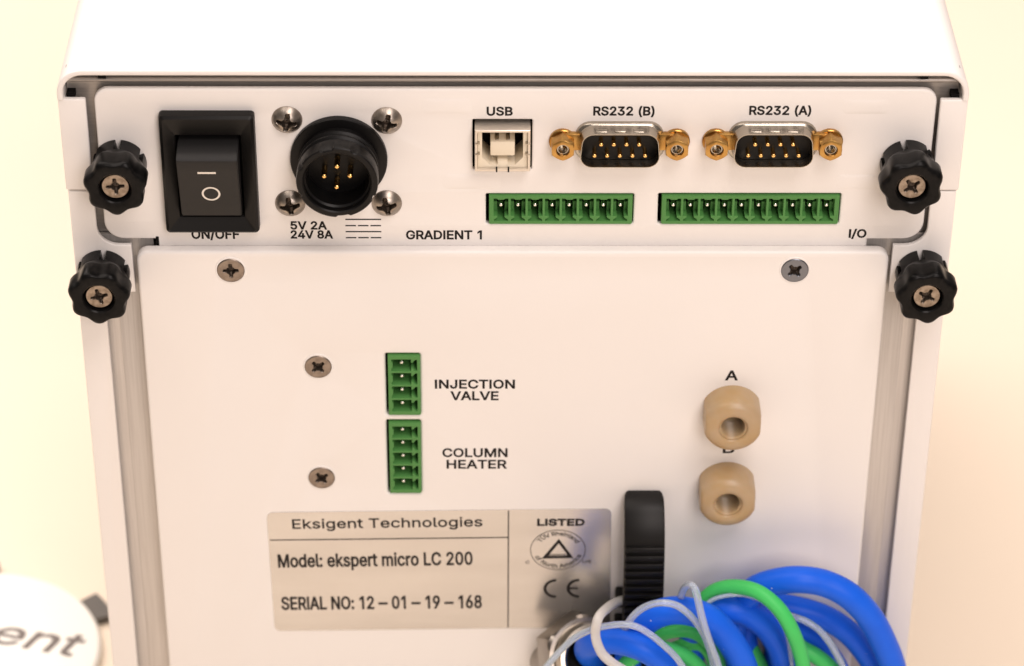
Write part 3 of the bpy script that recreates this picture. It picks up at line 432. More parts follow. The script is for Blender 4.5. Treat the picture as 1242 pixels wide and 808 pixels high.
# --- upper panel, a plate with real cut-outs
c = 4.3
arc = lambda cx, cz, r, a0, a1, n=7: [(cx+r*math.cos(math.radians(a0+(a1-a0)*k/n)), cz+r*math.sin(math.radians(a0+(a1-a0)*k/n))) for k in range(n+1)]
upo = arc(-87.0, 30.0, 4.4, 180, 270)+[(-80.0, 25.6), (-80.0, 22.0), (79.8, 22.0), (79.8, 25.6)]+arc(87.8, 30.0, 4.4, 270, 360)+arc(89.2, 61.1, 3.2, 0, 90)+arc(-88.1, 61.1, 3.2, 90, 180)
holes = [rrect(-8.95, 4.15, 43.9, 56.6, 0.2, 1), rrect(-6.0, 26.95, 29.75, 37.5, 0.2, 1), rrect(32.4, 73.1, 29.75, 37.6, 0.2, 1),
         circ(10.2, 40, -38.4, 46.9), circ(1.9, 20, -49.5, 56.6), circ(1.9, 20, -27.7, 56.4), circ(1.9, 20, -49.6, 35.1), circ(1.9, 20, -28.1, 35.1), rrect(-75.5, -58.5, 31, 55, 0.5, 2)]
up_ = link('upper_panel', plate([upo]+holes, -1.6, 0.0, 0.5, 3), PAINT, inst)
# folded rim of the upper panel
link('panel_slot', plate([rrect(-80.1, -79.4, 23.4, 26.3, 0.1, 1)], -1, 0.05), HOLE, up_)
for (x0, x1, z0, z1) in ((-18.4, -10.6, 58.7, 61.4), (-14.0, -4.3, 39.4, 42.2), (73.4, 80.6, 58.7, 61.2), (73.3, 81.0, 39.4, 42.1)):
    bm = bmesh.new(); loft(bm, [(rrect(x0-1.6, x1+1.6, z0-.55, z1+.55, 1.2, 5), 0.0), (rrect(x0, x1, z0, z1, 0.8, 5), 0.15)], False, True)
    link('embossed_pad', done(bm, smooth=80), PAINT, up_)
text('printed_text', 'ON/OFF', -71.97, -61.42, 25.75, 2.35, 0, up_)
text('printed_text', '5V 2A', -49.67, -41.73, 28.25, 2.0, 0, up_)
text('printed_text', '24V 8A', -49.72, -40.45, 25.85, 2.0, 0, up_)
text('printed_text', 'GRADIENT 1', -23.85, -6.99, 25.65, 2.2, 0, up_)
text('printed_text', 'USB', -5.75, -0.25, 57.75, 2.05, 0, up_)
text('printed_text', 'RS232 (B)', 17.54, 30.75, 57.8, 2.1, 0, up_)
text('printed_text', 'RS232 (A)', 51.62, 65.0, 57.98, 2.1, 0, up_)
text('printed_text', 'I/O', 75.65, 79.42, 26.1, 2.1, 0, up_)
for z in (30.85, 27.6): bar('printed_line', -37.45, -29.45, z-.16, z+.16, 0, up_)
for z in (29.2, 26.0):
    for k in range(3): bar('printed_dash', -37.45+k*2.8, -37.45+k*2.8+2.35, z-.16, z+.16, 0, up_)

# --- lower panel, a shallow folded box standing 3 mm proud
lph = [rrect(-29.1, -21.2, -20.95, -3.8, 0.3, 2), rrect(-29.2, -21.3, -44.0, -22.7, 0.3, 2), circ(2.7, 32, -63.4, 19.2), circ(2.7, 32, 63.6, 19.25), circ(2.7, 32, -44.6, -7.3), circ(2.7, 32, -44.8, -39.4)]
lo_ = link('lower_panel', plate([rrect(-84.4, 84.6, -143, 24.2, (1, 1, 2.6, 2.6), 6)]+lph, 0.0, 3.0, 0.75, 4), PAINT, inst)
text('printed_text', 'INJECTION', -17.7, 0.62, -13.45, 2.35, 3, lo_)
text('printed_text', 'VALVE', -14.09, -3.15, -16.75, 2.35, 3, lo_)
text('printed_text', 'COLUMN', -16.14, -1.01, -33.25, 2.4, 3, lo_)
text('printed_text', 'HEATER', -15.15, -1.19, -36.65, 2.4, 3, lo_)
text('printed_text', 'A', 49.4, 52.1, -11.1, 2.6, 3, lo_)
text('printed_text', 'B', 49.8, 52.3, -32.1, 2.5, 3, lo_)

# --- phillips screws: height field with a real cross recess
def screw_mesh(R, H, dome, rec=1.0, rot=0.0, skirt=1.0, n=80, rings=34, cw=0.17, cl=0.62, wob=0.0):
    def hh(x, z):
        rr = math.hypot(x, z)/R
        h = H*(math.sqrt(max(0, 1-(rr*0.999)**2)) if dome else min(1, (1-rr)*14+0.3) if rr > .95 else 1)
        if dome: h = H*(1-rr**2.6)
        u = x*math.cos(rot)+z*math.sin(rot); v = -x*math.sin(rot)+z*math.cos(rot)
        d = 0
        for a, c_ in ((u, v), (v, u)):
            L = cl*R; W = cw*R
            ww = W*(1-0.35*min(1, abs(a)/L))
            e = min(1, max(0, (ww-abs(c_))/(0.07*R)+.5))*min(1, max(0, (L-abs(a))/(0.10*R)+.5))
            dep = rec*(1-0.55*abs(a)/L)
            d = max(d, e*dep)
        q = max(0, 1-math.hypot(u, v)/(0.33*R)); d = max(d, min(1, q*6)*rec*0.9)
        return h-d
    bm = bmesh.new(); rg = []
    for i in range(rings, 0, -1):
        r = R*i/rings
        if i == rings: rg.append([bm.verts.new((x, skirt, z)) for x, z in circ(r, n)])
        rg.append([bm.verts.new((x, -hh(x, z), z)) for x, z in circ(r, n)])
    ringface(bm, rg); bm.faces.new(rg[-1])
    bm.faces.ensure_lookup_table()
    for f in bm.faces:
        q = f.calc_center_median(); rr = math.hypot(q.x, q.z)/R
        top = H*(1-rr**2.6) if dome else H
        if rr < .75 and -q.y < top-.25*rec: f.material_index = 1  # deep faces take the painted shade tone
    me = done(bm, smooth=40); return me
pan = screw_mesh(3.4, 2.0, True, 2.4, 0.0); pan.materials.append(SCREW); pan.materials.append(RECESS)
for i, (x, z, a) in enumerate(((-49.5, 56.6, 8), (-27.7, 56.4, 12), (-49.6, 35.1, -10), (-28.1, 35.1, -12))):
    o = link('pan_head_screw', pan, SCREW, inst, (x, -0.05, z)); o.rotation_euler.y = math.radians(a)
def csk(x, z, m, a):
    me = screw_mesh(3.1, 0.25, False, 1.6, math.radians(a), skirt=0.4, cw=.14, cl=.54)
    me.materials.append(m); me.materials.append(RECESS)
    return link('countersunk_screw', me, None, lo_, (x, -3.02, z))
csk(-63.4, 19.2, DSCREW, 2); csk(63.6, 19.25, BSCREW, 40)['label'] = 'darker bluish steel screw'
csk(-44.6, -7.3, DSCREW, 42); csk(-44.8, -39.4, DSCREW, 38)
bm = bmesh.new(); lathe(bm, [(3.55, 0), (3.45, .12), (3.15, .12)], 48)
wash = done(bm)
for x, z in ((-63.4, 19.2), (63.6, 19.25), (-44.6, -7.3), (-44.8, -39.4)): link('countersink_rim', wash, PAINT, lo_, (x, -3.0, z))

# --- four lobed thumb knobs
def knob_mesh():
    n = 168; slots = [math.radians(90+60*k) for k in range(6)]
    def ring(h, R, amp, slot):
        pts = []
        for i in range(n):
            t = 2*math.pi*i/n
            r = R*(1+amp*math.cos(7*(t-math.pi/2)+math.pi))
            if slot:
                for sl in slots:
                    d = abs((t-sl+math.pi) % (2*math.pi)-math.pi)
                    if d < 0.105: r = 3.2
            pts.append((r*math.cos(t), r*math.sin(t)))
        return (pts, h)
    bm = bmesh.new()
    L = [ring(0, 5.7, 0.0, True), ring(0.3, 5.95, 0.0, True), ring(4.2, 5.95, .0, True), ring(4.21, 5.95, .0, False), ring(5.2, 6.1, .03, False),
         ring(5.9, 6.45, .06, False), ring(6.6, 6.6, .068, False), ring(10.2, 6.6, .068, False), ring(10.9, 6.42, .066, False), ring(11.3, 6.05, .06, False), ring(11.45, 5.5, .045, False),
         ring(11.3, 4.4, .0, False), ring(11.2, 3.75, 0, False), ring(10.9, 3.5, 0, False), ring(8.2, 3.4, 0, False)]
    loft(bm, L, True, True)
    return done(bm, smooth=32)
kme = knob_mesh()
kst = [screw_mesh(3.05, 0.3, False, 1.5, math.radians(a), skirt=1.6, cw=.13) for a in (5, 25, 20, 52)]
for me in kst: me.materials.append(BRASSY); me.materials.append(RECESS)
bm = bmesh.new(); lathe(bm, [(3.0, -0.6), (3.0, 0.6), (2.6, 0.6)], 24, False, True); stub = done(bm)
for i, (x, z, h0, ra) in enumerate(((-86.7, 45.7, 0.0, 0), (87.0, 45.8, 0.0, 12), (-92.2, 17.6, 1.1, -4), (92.5, 17.7, 1.1, 8))):
    k = link('thumb_knob', kme, KNOBM, inst, (x, -h0, z)); k.rotation_euler.y = math.radians(-ra)
    link('knob_screw', kst[i], BRASSY, k, (x, -h0-9.9, z))
    link('knob_collar', stub, SCREW, k, (x, -h0, z))

# --- rocker switch
bm = bmesh.new()
ox0, ox1, oz0, oz1 = -77.4, -56.5, 28.6, 58.95
loft(bm, [(rrect(ox0, ox1, oz0, oz1, .9, 4), 0.0), (rrect(ox0, ox1, oz0, oz1, .9, 4), 1.6), (rrect(ox0+.15, ox1-.15, oz0+.15, oz1-.15, .9, 4), 2.2), (rrect(ox0+.8, ox1-.8, oz0+.8, oz1-.8, .6, 4), 2.7),
          (rrect(-74.2, -59.6, 32.4, 53.6, .25, 4), 1.5), (rrect(-74.0, -59.8, 32.6, 53.4, .2, 4), 1.1), (rrect(-74.0, -59.8, 32.6, 53.4, .2, 4), -6)], False, True)
sw = link('power_switch', done(bm, smooth=25), BLACKM, inst)
prof = [(1.5, 52.2), (-1.5, 52.0), (-4.8, 51.2), (-6.5, 50.5), (-6.85, 50.1), (-6.9, 49.5), (-6.2, 47.0), (-5.2, 43.5), (-4.4, 40.3), (-3.6, 37.0), (-3.0, 34.4), (-2.6, 33.5), (-1.8, 33.1), (1.5, 33.0)]
bm = bmesh.new()
a = [bm.verts.new((-73.55, y, z)) for y, z in prof]; b2 = [bm.verts.new((-60.25, y, z)) for y, z in prof]
ringface(bm, [a, b2]); bm.faces.new(a); bm.faces.new(b2)
bmesh.ops.recalc_face_normals(bm, faces=bm.faces)
bmesh.ops.bevel(bm, geom=[e for e in bm.edges if abs(e.verts[0].co.x-e.verts[1].co.x) < .01], offset=0.2, segments=2, affect='EDGES')
link('rocker', done(bm, smooth=28), ROCKM, sw)
# white marks follow the slope of the rocker face between (y-6.2,z47.0) and (y-4.4,z40.3)
def on_face(z):
    P = sorted((q[1], q[0]) for q in prof[5:12])
    for (z0_, y0_), (z1_, y1_) in zip(P[:-1], P[1:]):
        if z0_ <= z <= z1_: return y0_+(y1_-y0_)*(z-z0_)/(z1_-z0_)
    return P[-1][1]
bm = bmesh.new()
for v0, v1 in ((-69.1, -65.1),): bm.faces.new([bm.verts.new((x, on_face(z)-.05, z)) for x, z in ((v0, 46.4), (v1, 46.4), (v1, 46.98), (v0, 46.98))])
link('printed_mark', done(bm, recalc=False), WINK, sw)
bm = ring_mesh(1.62, 2.05, n=40)
for v in bm.verts: v.co.x += -66.6; v.co.z = v.co.z*1.0+40.3; v.co.y = on_face(v.co.z)-.05
link('printed_mark', done(bm, recalc=False), WINK, sw)

# --- circular power connector
cx, cz = -38.4, 46.9
bm = bmesh.new()
def notched(r, h, n=120, notch=()):
    pts = []
    for i in range(n):
        t = 360*i/n; q = r
        for a0, a1, dr in notch:
            if a0 <= t <= a1: q = r-dr
        pts.append((q*math.cos(math.radians(t)), q*math.sin(math.radians(t))))
    return (pts, h)
NT = ((96, 112, .5), (60, 66, .4), (150, 156, .4), (268, 286, .4), (200, 206, .4), (330, 336, .4))
prof_ = [(10.7, -1.5), (10.7, 1.1), (10.5, 1.4), (9.3, 1.5), (8.5, 1.5), (8.3, 2.6), (8.85, 3.0), (8.85, 3.5), (8.3, 3.9), (8.3, 4.6), (8.85, 5.0), (8.85, 5.5), (8.3, 5.9), (8.35, 6.6), (8.9, 7.0)]
loft(bm, [notched(r, h) for r, h in prof_]+[notched(9.0, 8.4), notched(9.0, 9.8, notch=NT), notched(8.85, 10.5, notch=NT), notched(8.6, 10.7, notch=NT), notched(7.6, 10.7), notched(7.35, 10.4), notched(7.3, 9.0), notched(6.9, 8.6), notched(6.9, 3.2)], False, True)
con = link('circular_power_connector', done(bm, smooth=30), BLACK, inst, (cx, 0, cz))
def pin_mesh(r, L, n=12):
    bm = bmesh.new(); lathe(bm, [(r, 0), (r, L-.5*r), (r*.8, L-.15*r), (r*.35, L)], n, False, True); return done(bm, smooth=60)
pm = pin_mesh(0.62, 4.0)
for dx, dz in ((-.1, 2.3), (-3.0, -.2), (2.7, -.1), (-.3, -3.0)): link('contact_pin', pm, GOLD, con, (cx+dx, -3.5, cz+dz-.2))
for k, (dx, dz) in enumerate(((0, 6.4),)):
    bm = bmesh.new(); box(bm, -.6 if k == 0 else -.3, .6 if k == 0 else .3, -8.0, -2.0, -.5, .5, .1); link('keyway', done(bm), BLACK, con, (cx+dx, 0, cz+dz))

# --- USB type B socket
bm = bmesh.new()
X0, X1, Z0, Z1 = -8.45, 3.75, 45.0, 55.5
loft(bm, [(rrect(X0, X1, Z0, Z1, .25, 2), -10), (rrect(X0, X1, Z0, Z1, .25, 2), 2.6), (rrect(X0+.12, X1-.12, Z0+.12, Z1-.12, .2, 2), 2.75), (rrect(X0+.5, X1-.5, Z0+.5, Z1-.5, .2, 2), 2.75), (rrect(X0+.6, X1-.6, Z0+.6, Z1-.6, .2, 2), 2.5), (rrect(X0+.6, X1-.6, Z0+.6, Z1-.6, .2, 2), -8)])
usb = link('usb_socket', done(bm, smooth=30), USBM, inst)
hexo = [(X0+1.6, Z0+3.2), (X0+3.4, Z0+1.2), (X0+5.0, Z0+1.2), (X0+5.0, Z0+2.2), (X1-5.0, Z0+2.2), (X1-5.0, Z0+1.2), (X1-3.4, Z0+1.2), (X1-1.6, Z0+3.2), (X1-1.6, Z1-1.0), (X0+1.6, Z1-1.0)]
link('socket_insert', plate([rrect(X0+.62, X1-.62, Z0+.62, Z1-.62, .1, 1), hexo], -7, 1.9, 0.12, 1), CREAM, usb)
bm = bmesh.new(); box(bm, X0+.7, X1-.7, 6.0, 7.0, Z0+.7, Z1-.7); link('socket_back', done(bm), HOLE, usb)
bm = bmesh.new(); box(bm, -2.35-2.7, -2.35+2.7, -1.5, 6.2, 48.3, 51.9, .3); link('socket_tongue', done(bm), CREAM, usb)
for dx in (-1.2, 1.2):
    bm = bmesh.new(); box(bm, -.42, .42, -0.9, 5, 0, .35, .1); link('contact_strip', done(bm), NICKEL, usb, (-2.35+dx, 0, 51.9))
for s in (-1, 1):
    for zz in (49.5, 52.2):
        bm = bmesh.new(); box(bm, -.5, .5, -3.0, -1.2, -.14, .14, .05); link('shell_spring', done(bm), NICKEL, usb, (-2.35+s*5.5, 0, zz))
for dx in (-1.3, 1.3):
    bm = bmesh.new(); box(bm, -.16, .16, -2.9, -1.0, -.3, .5); link('shell_seam', done(bm), HOLE, usb, (-2.35+dx, 0, Z0+.25))

# --- two nine-pin D connectors, long row at the bottom
def dshape(wt, wb, ht, r, n=6):
    P = [(-wb/2, -ht/2), (wb/2, -ht/2), (wt/2, ht/2), (-wt/2, ht/2)]; out = []
    for i in range(4):
        p = Vector(P[i]); a = (Vector(P[i-1])-p).normalized(); c_ = (Vector(P[(i+1) % 4])-p).normalized()
        ang = a.angle(c_); d = r/math.tan(ang/2); ctr = p+(a+c_).normalized()*(r/math.sin(ang/2))
        s_ = p+a*d; e_ = p+c_*d; a0 = math.atan2(s_.y-ctr.y, s_.x-ctr.x); a1 = math.atan2(e_.y-ctr.y, e_.x-ctr.x)
        while a1 < a0: a1 += 2*math.pi
        for k in range(n+1):
            t = a0+(a1-a0)*k/n; out.append((ctr.x+r*math.cos(t), ctr.y+r*math.sin(t)))
    return out
gp = pin_mesh(0.47, 3.4, 10)
hexp = lambda af, a0=90: [(af/math.sqrt(3)*math.cos(math.radians(a0+60*k)), af/math.sqrt(3)*math.sin(math.radians(a0+60*k))) for k in range(6)]
def dsub(cx, cz):
    # bulged surround and thin mounting ears
    bm = bmesh.new()
    loft(bm, [(dshape(19.0, 20.4, 9.9, 3.5), 0.0), (dshape(19.0, 20.4, 9.9, 3.5), .5), (dshape(18.4, 19.8, 9.6, 3.3), .95), (dshape(17.2, 18.5, 8.9, 2.9), 1.2), (dshape(16.7, 18.1, 8.7, 2.8), 1.7),
              (dshape(16.5, 17.9, 8.5, 2.7), 4.4), (dshape(16.4, 17.8, 8.4, 2.65), 4.6), (dshape(16.15, 17.55, 8.15, 2.55), 4.6), (dshape(16.05, 17.45, 8.05, 2.5), 4.4), (dshape(16.05, 17.45, 8.05, 2.5), 0.4)])
    t = bmesh.new(); add(bm, t) if False else t.free()
    
    d = link('serial_connector', done(bm, smooth=40), NICKEL, inst, (cx, 0, cz))
    for s in (-1, 1):
        bm = bmesh.new(); xs = sorted((s*8.6, s*12.5)); box(bm, xs[0], xs[1], -1.6, 0.0, -1.7, 2.5, .35)
        link('mounting_ear', done(bm), YZINC, d, (cx, 0, cz))
    link('insulator_insert', plate([dshape(16.0, 17.4, 8.0, 2.45)], -.5, 1.4, .15, 1), BLACKM, d, (cx, 0, cz))
    for z, xs in ((1.42, [-4.155, -1.385, 1.385, 4.155]), (-1.42, [-5.54, -2.77, 0, 2.77, 5.54])):
        for x in xs: link('contact_pin', gp, GOLD, d, (cx+x, -1.0, cz+z))
    for k, x in enumerate((-4.0, 0, 4.0)):
        bm = bmesh.new(); hh_ = .35 if x == 0 else .22; box(bm, -1.25, 1.25, -3.8, -2.5, -.5, hh_, .2, 3); link('shell_dimple', done(bm, smooth=60), NICKEL, d, (cx+x, 0, cz+4.25))
    for s in (-1, 1):
        bm = bmesh.new()
        h1 = 4.4
        A = hexp(4.9)
        def mixr(t, r): # between hexagon and circle of radius r
            C_ = []
            for k in range(6):
                p, q = Vector(A[k]), Vector(A[(k+1) % 6])
                for j in range(6):
                    u = p.lerp(q, j/6); c_ = u.normalized()*r; w_ = u.lerp(c_, t); C_.append((w_.x, w_.y))
            return C_
        loft(bm, [(mixr(0, 2.4), 0.9), (mixr(0, 2.4), h1-.45), (mixr(.55, 2.4), h1-.12), (mixr(1, 2.2), h1), (mixr(1, 1.5), h1), (mixr(1, 1.35), h1-.25), (mixr(1, 1.3), 0.4)], False, True)
        j = link('jack_screw', done(bm, smooth=30), YZINC, d, (cx+s*12.5, 0, cz))
        bm = bmesh.new(); lathe(bm, [(1.28, 1.0), (1.28, 3.8), (1.05, 3.8), (0.95, 1.5)], 20, False, True); link('screw_thread', done(bm), NICKEL, j, (cx+s*12.5, 0, cz))
        bm = bmesh.new(); lathe(bm, [(3.0, 0), (3.0, .7), (2.8, .9), (1.5, .9)], 28); link('washer', done(bm), YZINC, j, (cx+s*12.5, 0, cz+.1))
dsub(23.33, 51.35); dsub(57.0, 51.4)

# --- green pluggable terminal headers (3.81 mm pitch)
tp = pin_mesh(0.5, 7.4, 8)
def header(n, x0, z0, base, vertical=False, name='terminal_header'):
    """lower-left corner at x0,z0 when lying; when vertical the open keys point to the right"""
    P = 3.81; W = n*P+1.5; Hh = 7.45
    tr = (lambda a, c_: (a, c_)) if not vertical else (lambda a, c_: (Hh-c_, a))
    outl = [(0.25, 0), (W-.25, 0), (W, .25), (W, Hh), (0, Hh), (0, .25)]
    hs = []
    for k in range(n):
        a = .75+k*P; l = a+.27; r = a+P-.27; m = (l+r)/2
        hs.append([(l+.1, .75), (r-.1, .75), (r-.1, 1.15), (r-.85, 1.75), (r-.85, 2.15), (r, 2.15), (r, 6.65), (m+1.0, 6.65), (m+.6, 6.35), (m-.6, 6.35), (m-1.0, 6.65), (l, 6.65), (l, 2.15), (l+.85, 2.15), (l+.85, 1.75), (l+.1, 1.15)])
    f = [[tr(*p) for p in loop] for loop in [outl]+hs]
    h = link(name, plate(f, base-8.0, base+.45, .1, 1, 30), GREEN, inst, (x0, 0, z0))
    q0, q1 = tr(0.1, 0.1), tr(W-.1, Hh-.1)
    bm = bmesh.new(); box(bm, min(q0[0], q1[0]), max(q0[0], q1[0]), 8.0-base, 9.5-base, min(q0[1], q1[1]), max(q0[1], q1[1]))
    link('header_back', done(bm), HOLE, h, (x0, 0, z0))  # back coloured black to imitate the shade deep in the green bays
    for k in range(n):
        dx, dz = tr(.75+k*P+P/2, 4.3)
        link('contact_pin', tp, TIN, h, (x0+dx, 8.0-base, z0+dz))
        # recessed guide ribs left and right of each pin bay
        for s in (0, 1):
            e = (.75+k*P+.27, .75+k*P+1.05) if s == 0 else (.75+k*P+P-1.05, .75+k*P+P-.27)
            p0, p1 = tr(e[0], 2.0), tr(e[1], 4.3)
            if vertical: continue
            bm = bmesh.new(); box(bm, min(p0[0], p1[0]), max(p0[0], p1[0]), 2.2-base, 8.05-base, min(p0[1], p1[1]), max(p0[1], p1[1]))
            link('guide_rib', done(bm), GREEN, h, (x0, 0, z0))
header(8, -5.3, 29.9, 0.0); header(10, 33.2, 29.9, 0.0)
header(4, -28.55, -20.8, 3.0, True); header(5, -28.65, -43.7, 3.0, True)
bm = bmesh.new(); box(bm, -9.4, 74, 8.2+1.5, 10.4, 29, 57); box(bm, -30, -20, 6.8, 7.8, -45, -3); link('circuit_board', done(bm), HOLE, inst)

# --- tan fitting nuts, marked A and B
def peek(cx, cz):
    n = 72; R = 7.1; F = 6.45
    def ring(h, r, f):
        pts = []
        for i in range(n):
            t = 2*math.pi*(i+.5)/n; x, z = r*math.cos(t), r*math.sin(t)
            pts.append((max(-f, min(f, x)), z))
        return (pts, h)
    L = [ring(0, R, F), ring(5.0, R, F), ring(5.9, R-.15, F), ring(6.7, R-.5, F-.06), ring(7.2, R-1.0, F-.3), ring(7.5, R-1.7, F-.8), ring(7.62, R-2.5, F-1.6), ring(7.65, 3.75, 9), ring(7.45, 3.35, 9), ring(7.2, 3.25, 9)]
    h = 7.0
    for k in range(22):
        L.append(ring(h, 3.25 if k % 2 == 0 else 2.8, 9)); h -= .32
    bm = bmesh.new(); loft(bm, L, True, True)
    o = link('fitting_nut', done(bm, smooth=42), PEEK, inst, (cx, -3.0, cz))
    return o
peek(51.1, -20.0+.3)['label'] = 'tan fitting nut marked A'
peek(50.95, -42.2+.3)['label'] = 'tan fitting nut marked B'

# --- foil rating label
ang = 0.8
lc = Vector((-16.9, -3.0, -67.6))
bm = bmesh.new(); W2, H2 = 41.1, 18.4
bm.free()
lab = link('rating_label', plate([rrect(-W2, W2, -H2, H2, 1.6, 6)], 0, .12), LABELM, inst, tuple(lc)); lab.rotation_euler.y = 0
def rot_mesh(me, a):
    R_ = Matrix.Rotation(-math.radians(a), 4, 'Y'); me.transform(R_)
rot_mesh(lab.data, ang)
F = 3.12
text('printed_text', 'Eksigent Technologies', -52.2, -6.85, -54.65, 2.75, F, lab, bold=.07, ang=ang+.1)
text('printed_text', 'Model: ekspert micro LC 200', -56.0, -9.25, -66.5, 3.85, F, lab, bold=.13, ang=ang+.2)
text('printed_text', 'SERIAL NO: 12–01–19–168', -55.7, -7.05, -79.75, 3.85, F, lab, bold=.14, ang=.6)
text('printed_text', 'LISTED', 6.4, 17.5, -53.7, 1.85, F, lab, bold=.16, ang=.1)
bar('printed_line', -57.8, -0.55, -58.3, -58.0, F, lab, ang=ang)
bar('printed_line', -0.75, -0.45, -85.6, -49.2, F, lab, ang=.1)
ec = (11.35, -61.2)
o = link('certification_ring', done(ring_mesh(6.5, 6.68, 1, .92, n=80), recalc=False), INK, lab, (ec[0], -F-.04, ec[1]))
def arc_text(s, r, a_mid, cap, top=True, name='printed_text', cond=.85):
    run, wd = glyph_run(s, cap/CAPH*cond, cap/CAPH, .03); bm = bmesh.new()
    for cs in run: fill_nonzero(bm, cs)
    for v in bm.verts:
        X, Z = v.co.x-wd/2, v.co.z
        if top: t = math.radians(a_mid)-X/r; rr = r+Z
        else: t = math.radians(a_mid)+X/r; rr = r-Z+cap
        v.co = Vector((rr*math.cos(t), 0, rr*math.sin(t)*.92))
    link(name, flat_done(bm), INK, lab, (ec[0], -F-.04, ec[1]))
arc_text('TÜV Rheinland', 4.8, 88, 1.25, True)
arc_text('of North America', 4.75, 272, 1.25, False)
text('printed_text', 'C', 3.6, 4.5, -65.4, .85, F, lab, bold=.02); text('printed_text', 'US', 17.4, 19.4, -65.2, .85, F, lab, bold=.02)
# triangle mark
tri = [(-3.9, -2.7), (3.8, -2.5), (0.2, 3.4)]; tin = [(-2.0, -1.35), (2.2, -1.3), (0.15, 2.0)]
me = plate([tri, tin], 0, .01); link('triangle_mark', me, INK, lab, (ec[0], -F-.02, ec[1]))
bm = bmesh.new(); bm.faces.new([bm.verts.new((x, 0, z)) for x, z in ((-2.1, -1.75), (2.2, -1.65), (2.2, -1.5), (-2.1, -1.6))]); link('triangle_line', done(bm, recalc=False), LABELM, lab, (ec[0], -F-.06, ec[1]))
for k, (mx, mz) in enumerate(((10.4, -73.2), (16.0, -73.1))):
    bm = ring_mesh(2.25, 2.98, 1, .98, 88, 272, 30)
    if k: 
        t = bmesh.new(); t.faces.new([t.verts.new((x, 0, z)) for x, z in ((-2.5, -.27), (-.2, -.27), (-.2, .27), (-2.5, .27))]); add(bm, t)
    link('conformity_mark', done(bm, recalc=False), INK, lab, (mx+.6, -F-.04, mz))

# --- black ribbed cable clamp
path = [(-2.5, -43.2), (-5.5, -43.6), (-8.2, -45.2), (-10.5, -48.2), (-12.2, -52.0), (-13.6, -57.0), (-14.6, -63.0), (-15.2, -70.0), (-15.2, -78), (-14.6, -86), (-12.5, -94), (-8.5, -101), (-2.5, -105)]
pp = catmull([(0, y, z) for y, z in path], 6)
bm = bmesh.new(); th = 3.2; x0, x1 = 26.9, 35.9; loops = []
for i, p in enumerate(pp):
    t = (pp[min(i+1, len(pp)-1)]-pp[max(i-1, 0)]).normalized(); nrm = Vector((0, -t.z, t.y));
    if nrm.y > 0: nrm = -nrm
    if i < 2: nrm = Vector((0, -.3, .95)).normalized()
    q = p-nrm*th; c_ = .45; ins = (1.6, .7, .35, .2, .1, .05)[i] if i < 6 else 0; wd = .3*min(1, i/len(pp)*3)
    x0, x1 = 26.8+ins, 36.1-ins+wd
    sec = [(x0+c_, p), (x1-c_, p), (x1-.1, p-nrm*c_*.3), (x1, p-nrm*c_), (x1, q), (x0, q), (x0, p-nrm*c_), (x0+.1, p-nrm*c_*.3)]
    loops.append([bm.verts.new((xx, v.y, v.z)) for xx, v in sec])
ringface(bm, loops); bm.faces.new(loops[0]); bm.faces.new(loops[-1])
cl = link('cable_clamp', done(bm, smooth=40), BLACKM, inst)
d = 0; last = pp[0]; nxt = 15.5; nr = 0
for i in range(1, len(pp)):
    seg = (pp[i]-last).length
    while d+seg >= nxt and nr < 18:
        p = last.lerp(pp[i], (nxt-d)/seg); t = (pp[i]-last).normalized(); nrm = Vector((0, -t.z, t.y))
        if nrm.y > 0: nrm = -nrm
        bm = bmesh.new(); box(bm, -4.6, 4.6, -.95, .5, -.55, .55, .2, 2)
        M_ = Matrix((Vector((1, 0, 0)), -nrm, (-nrm).cross(Vector((1, 0, 0)))*-1)).transposed()
        if M_.determinant() < 0: M_ = Matrix((Vector((1, 0, 0)), -nrm, (-nrm).cross(Vector((1, 0, 0))))).transposed()
        bmesh.ops.rotate(bm, matrix=M_, verts=bm.verts)
        link('grip_rib', done(bm), BLACKM, cl, (31.6, p.y, p.z)); nxt += 2.05; nr += 1
    d += seg; last = pp[i]
for z in (-74.2, -82.5):
    bm = bmesh.new(); box(bm, 25.4, 27.6, -7.5, -2.8, z-1.6, z+1.6, .5); link('clamp_catch', done(bm), BLACK, cl)

# --- metal bulkhead gland, turned a little to the right
G0 = Vector((16.3, -10.0, -88.6))
bm = bmesh.new()
A = hexp(19.0)
def hmix(t, r):
    C_ = []
    for k in range(6):
        p, q = Vector(A[k]), Vector(A[(k+1) % 6])
        for j in range(8):
            u = p.lerp(q, j/8); c_ = u.normalized()*r; w_ = u.lerp(c_, t) if u.length > r else u; C_.append((w_.x, w_.y))
    return C_
loft(bm, [(circ(5, 48, a0=math.pi/2), -1.5), (hmix(0, 11), -1.5), (hmix(0, 11), 5.6), (hmix(1, 10.4), 6.3), (hmix(1, 9.6), 6.9), (circ(8.6, 48, a0=math.pi/2), 7.0), (circ(8.5, 48, a0=math.pi/2), 8.0)])
gl = link('hex_gland', done(bm, smooth=28), GLANDM, inst, tuple(G0))
bm = bmesh.new(); lathe(bm, [(8.6, 7), (8.6, 10.6), (8.2, 11.3), (7.3, 11.5), (6.7, 11.2), (6.5, 10.5)], 48); link('gland_collar', done(bm), NICKEL, gl, tuple(G0))
bm = bmesh.new(); lathe(bm, [(6.6, 11.0), (6.3, 11.0), (5.9, 10.0), (5.6, 3.0)], 40, False, True); link('gland_seal', done(bm), BLACK, gl, tuple(G0))
GR = Vector((math.sin(math.radians(22))*.82, -math.cos(math.radians(22))*.82, .57)); gl.rotation_mode = 'QUATERNION'; gl.rotation_quaternion = Vector((0, -1, 0)).rotation_difference(GR)
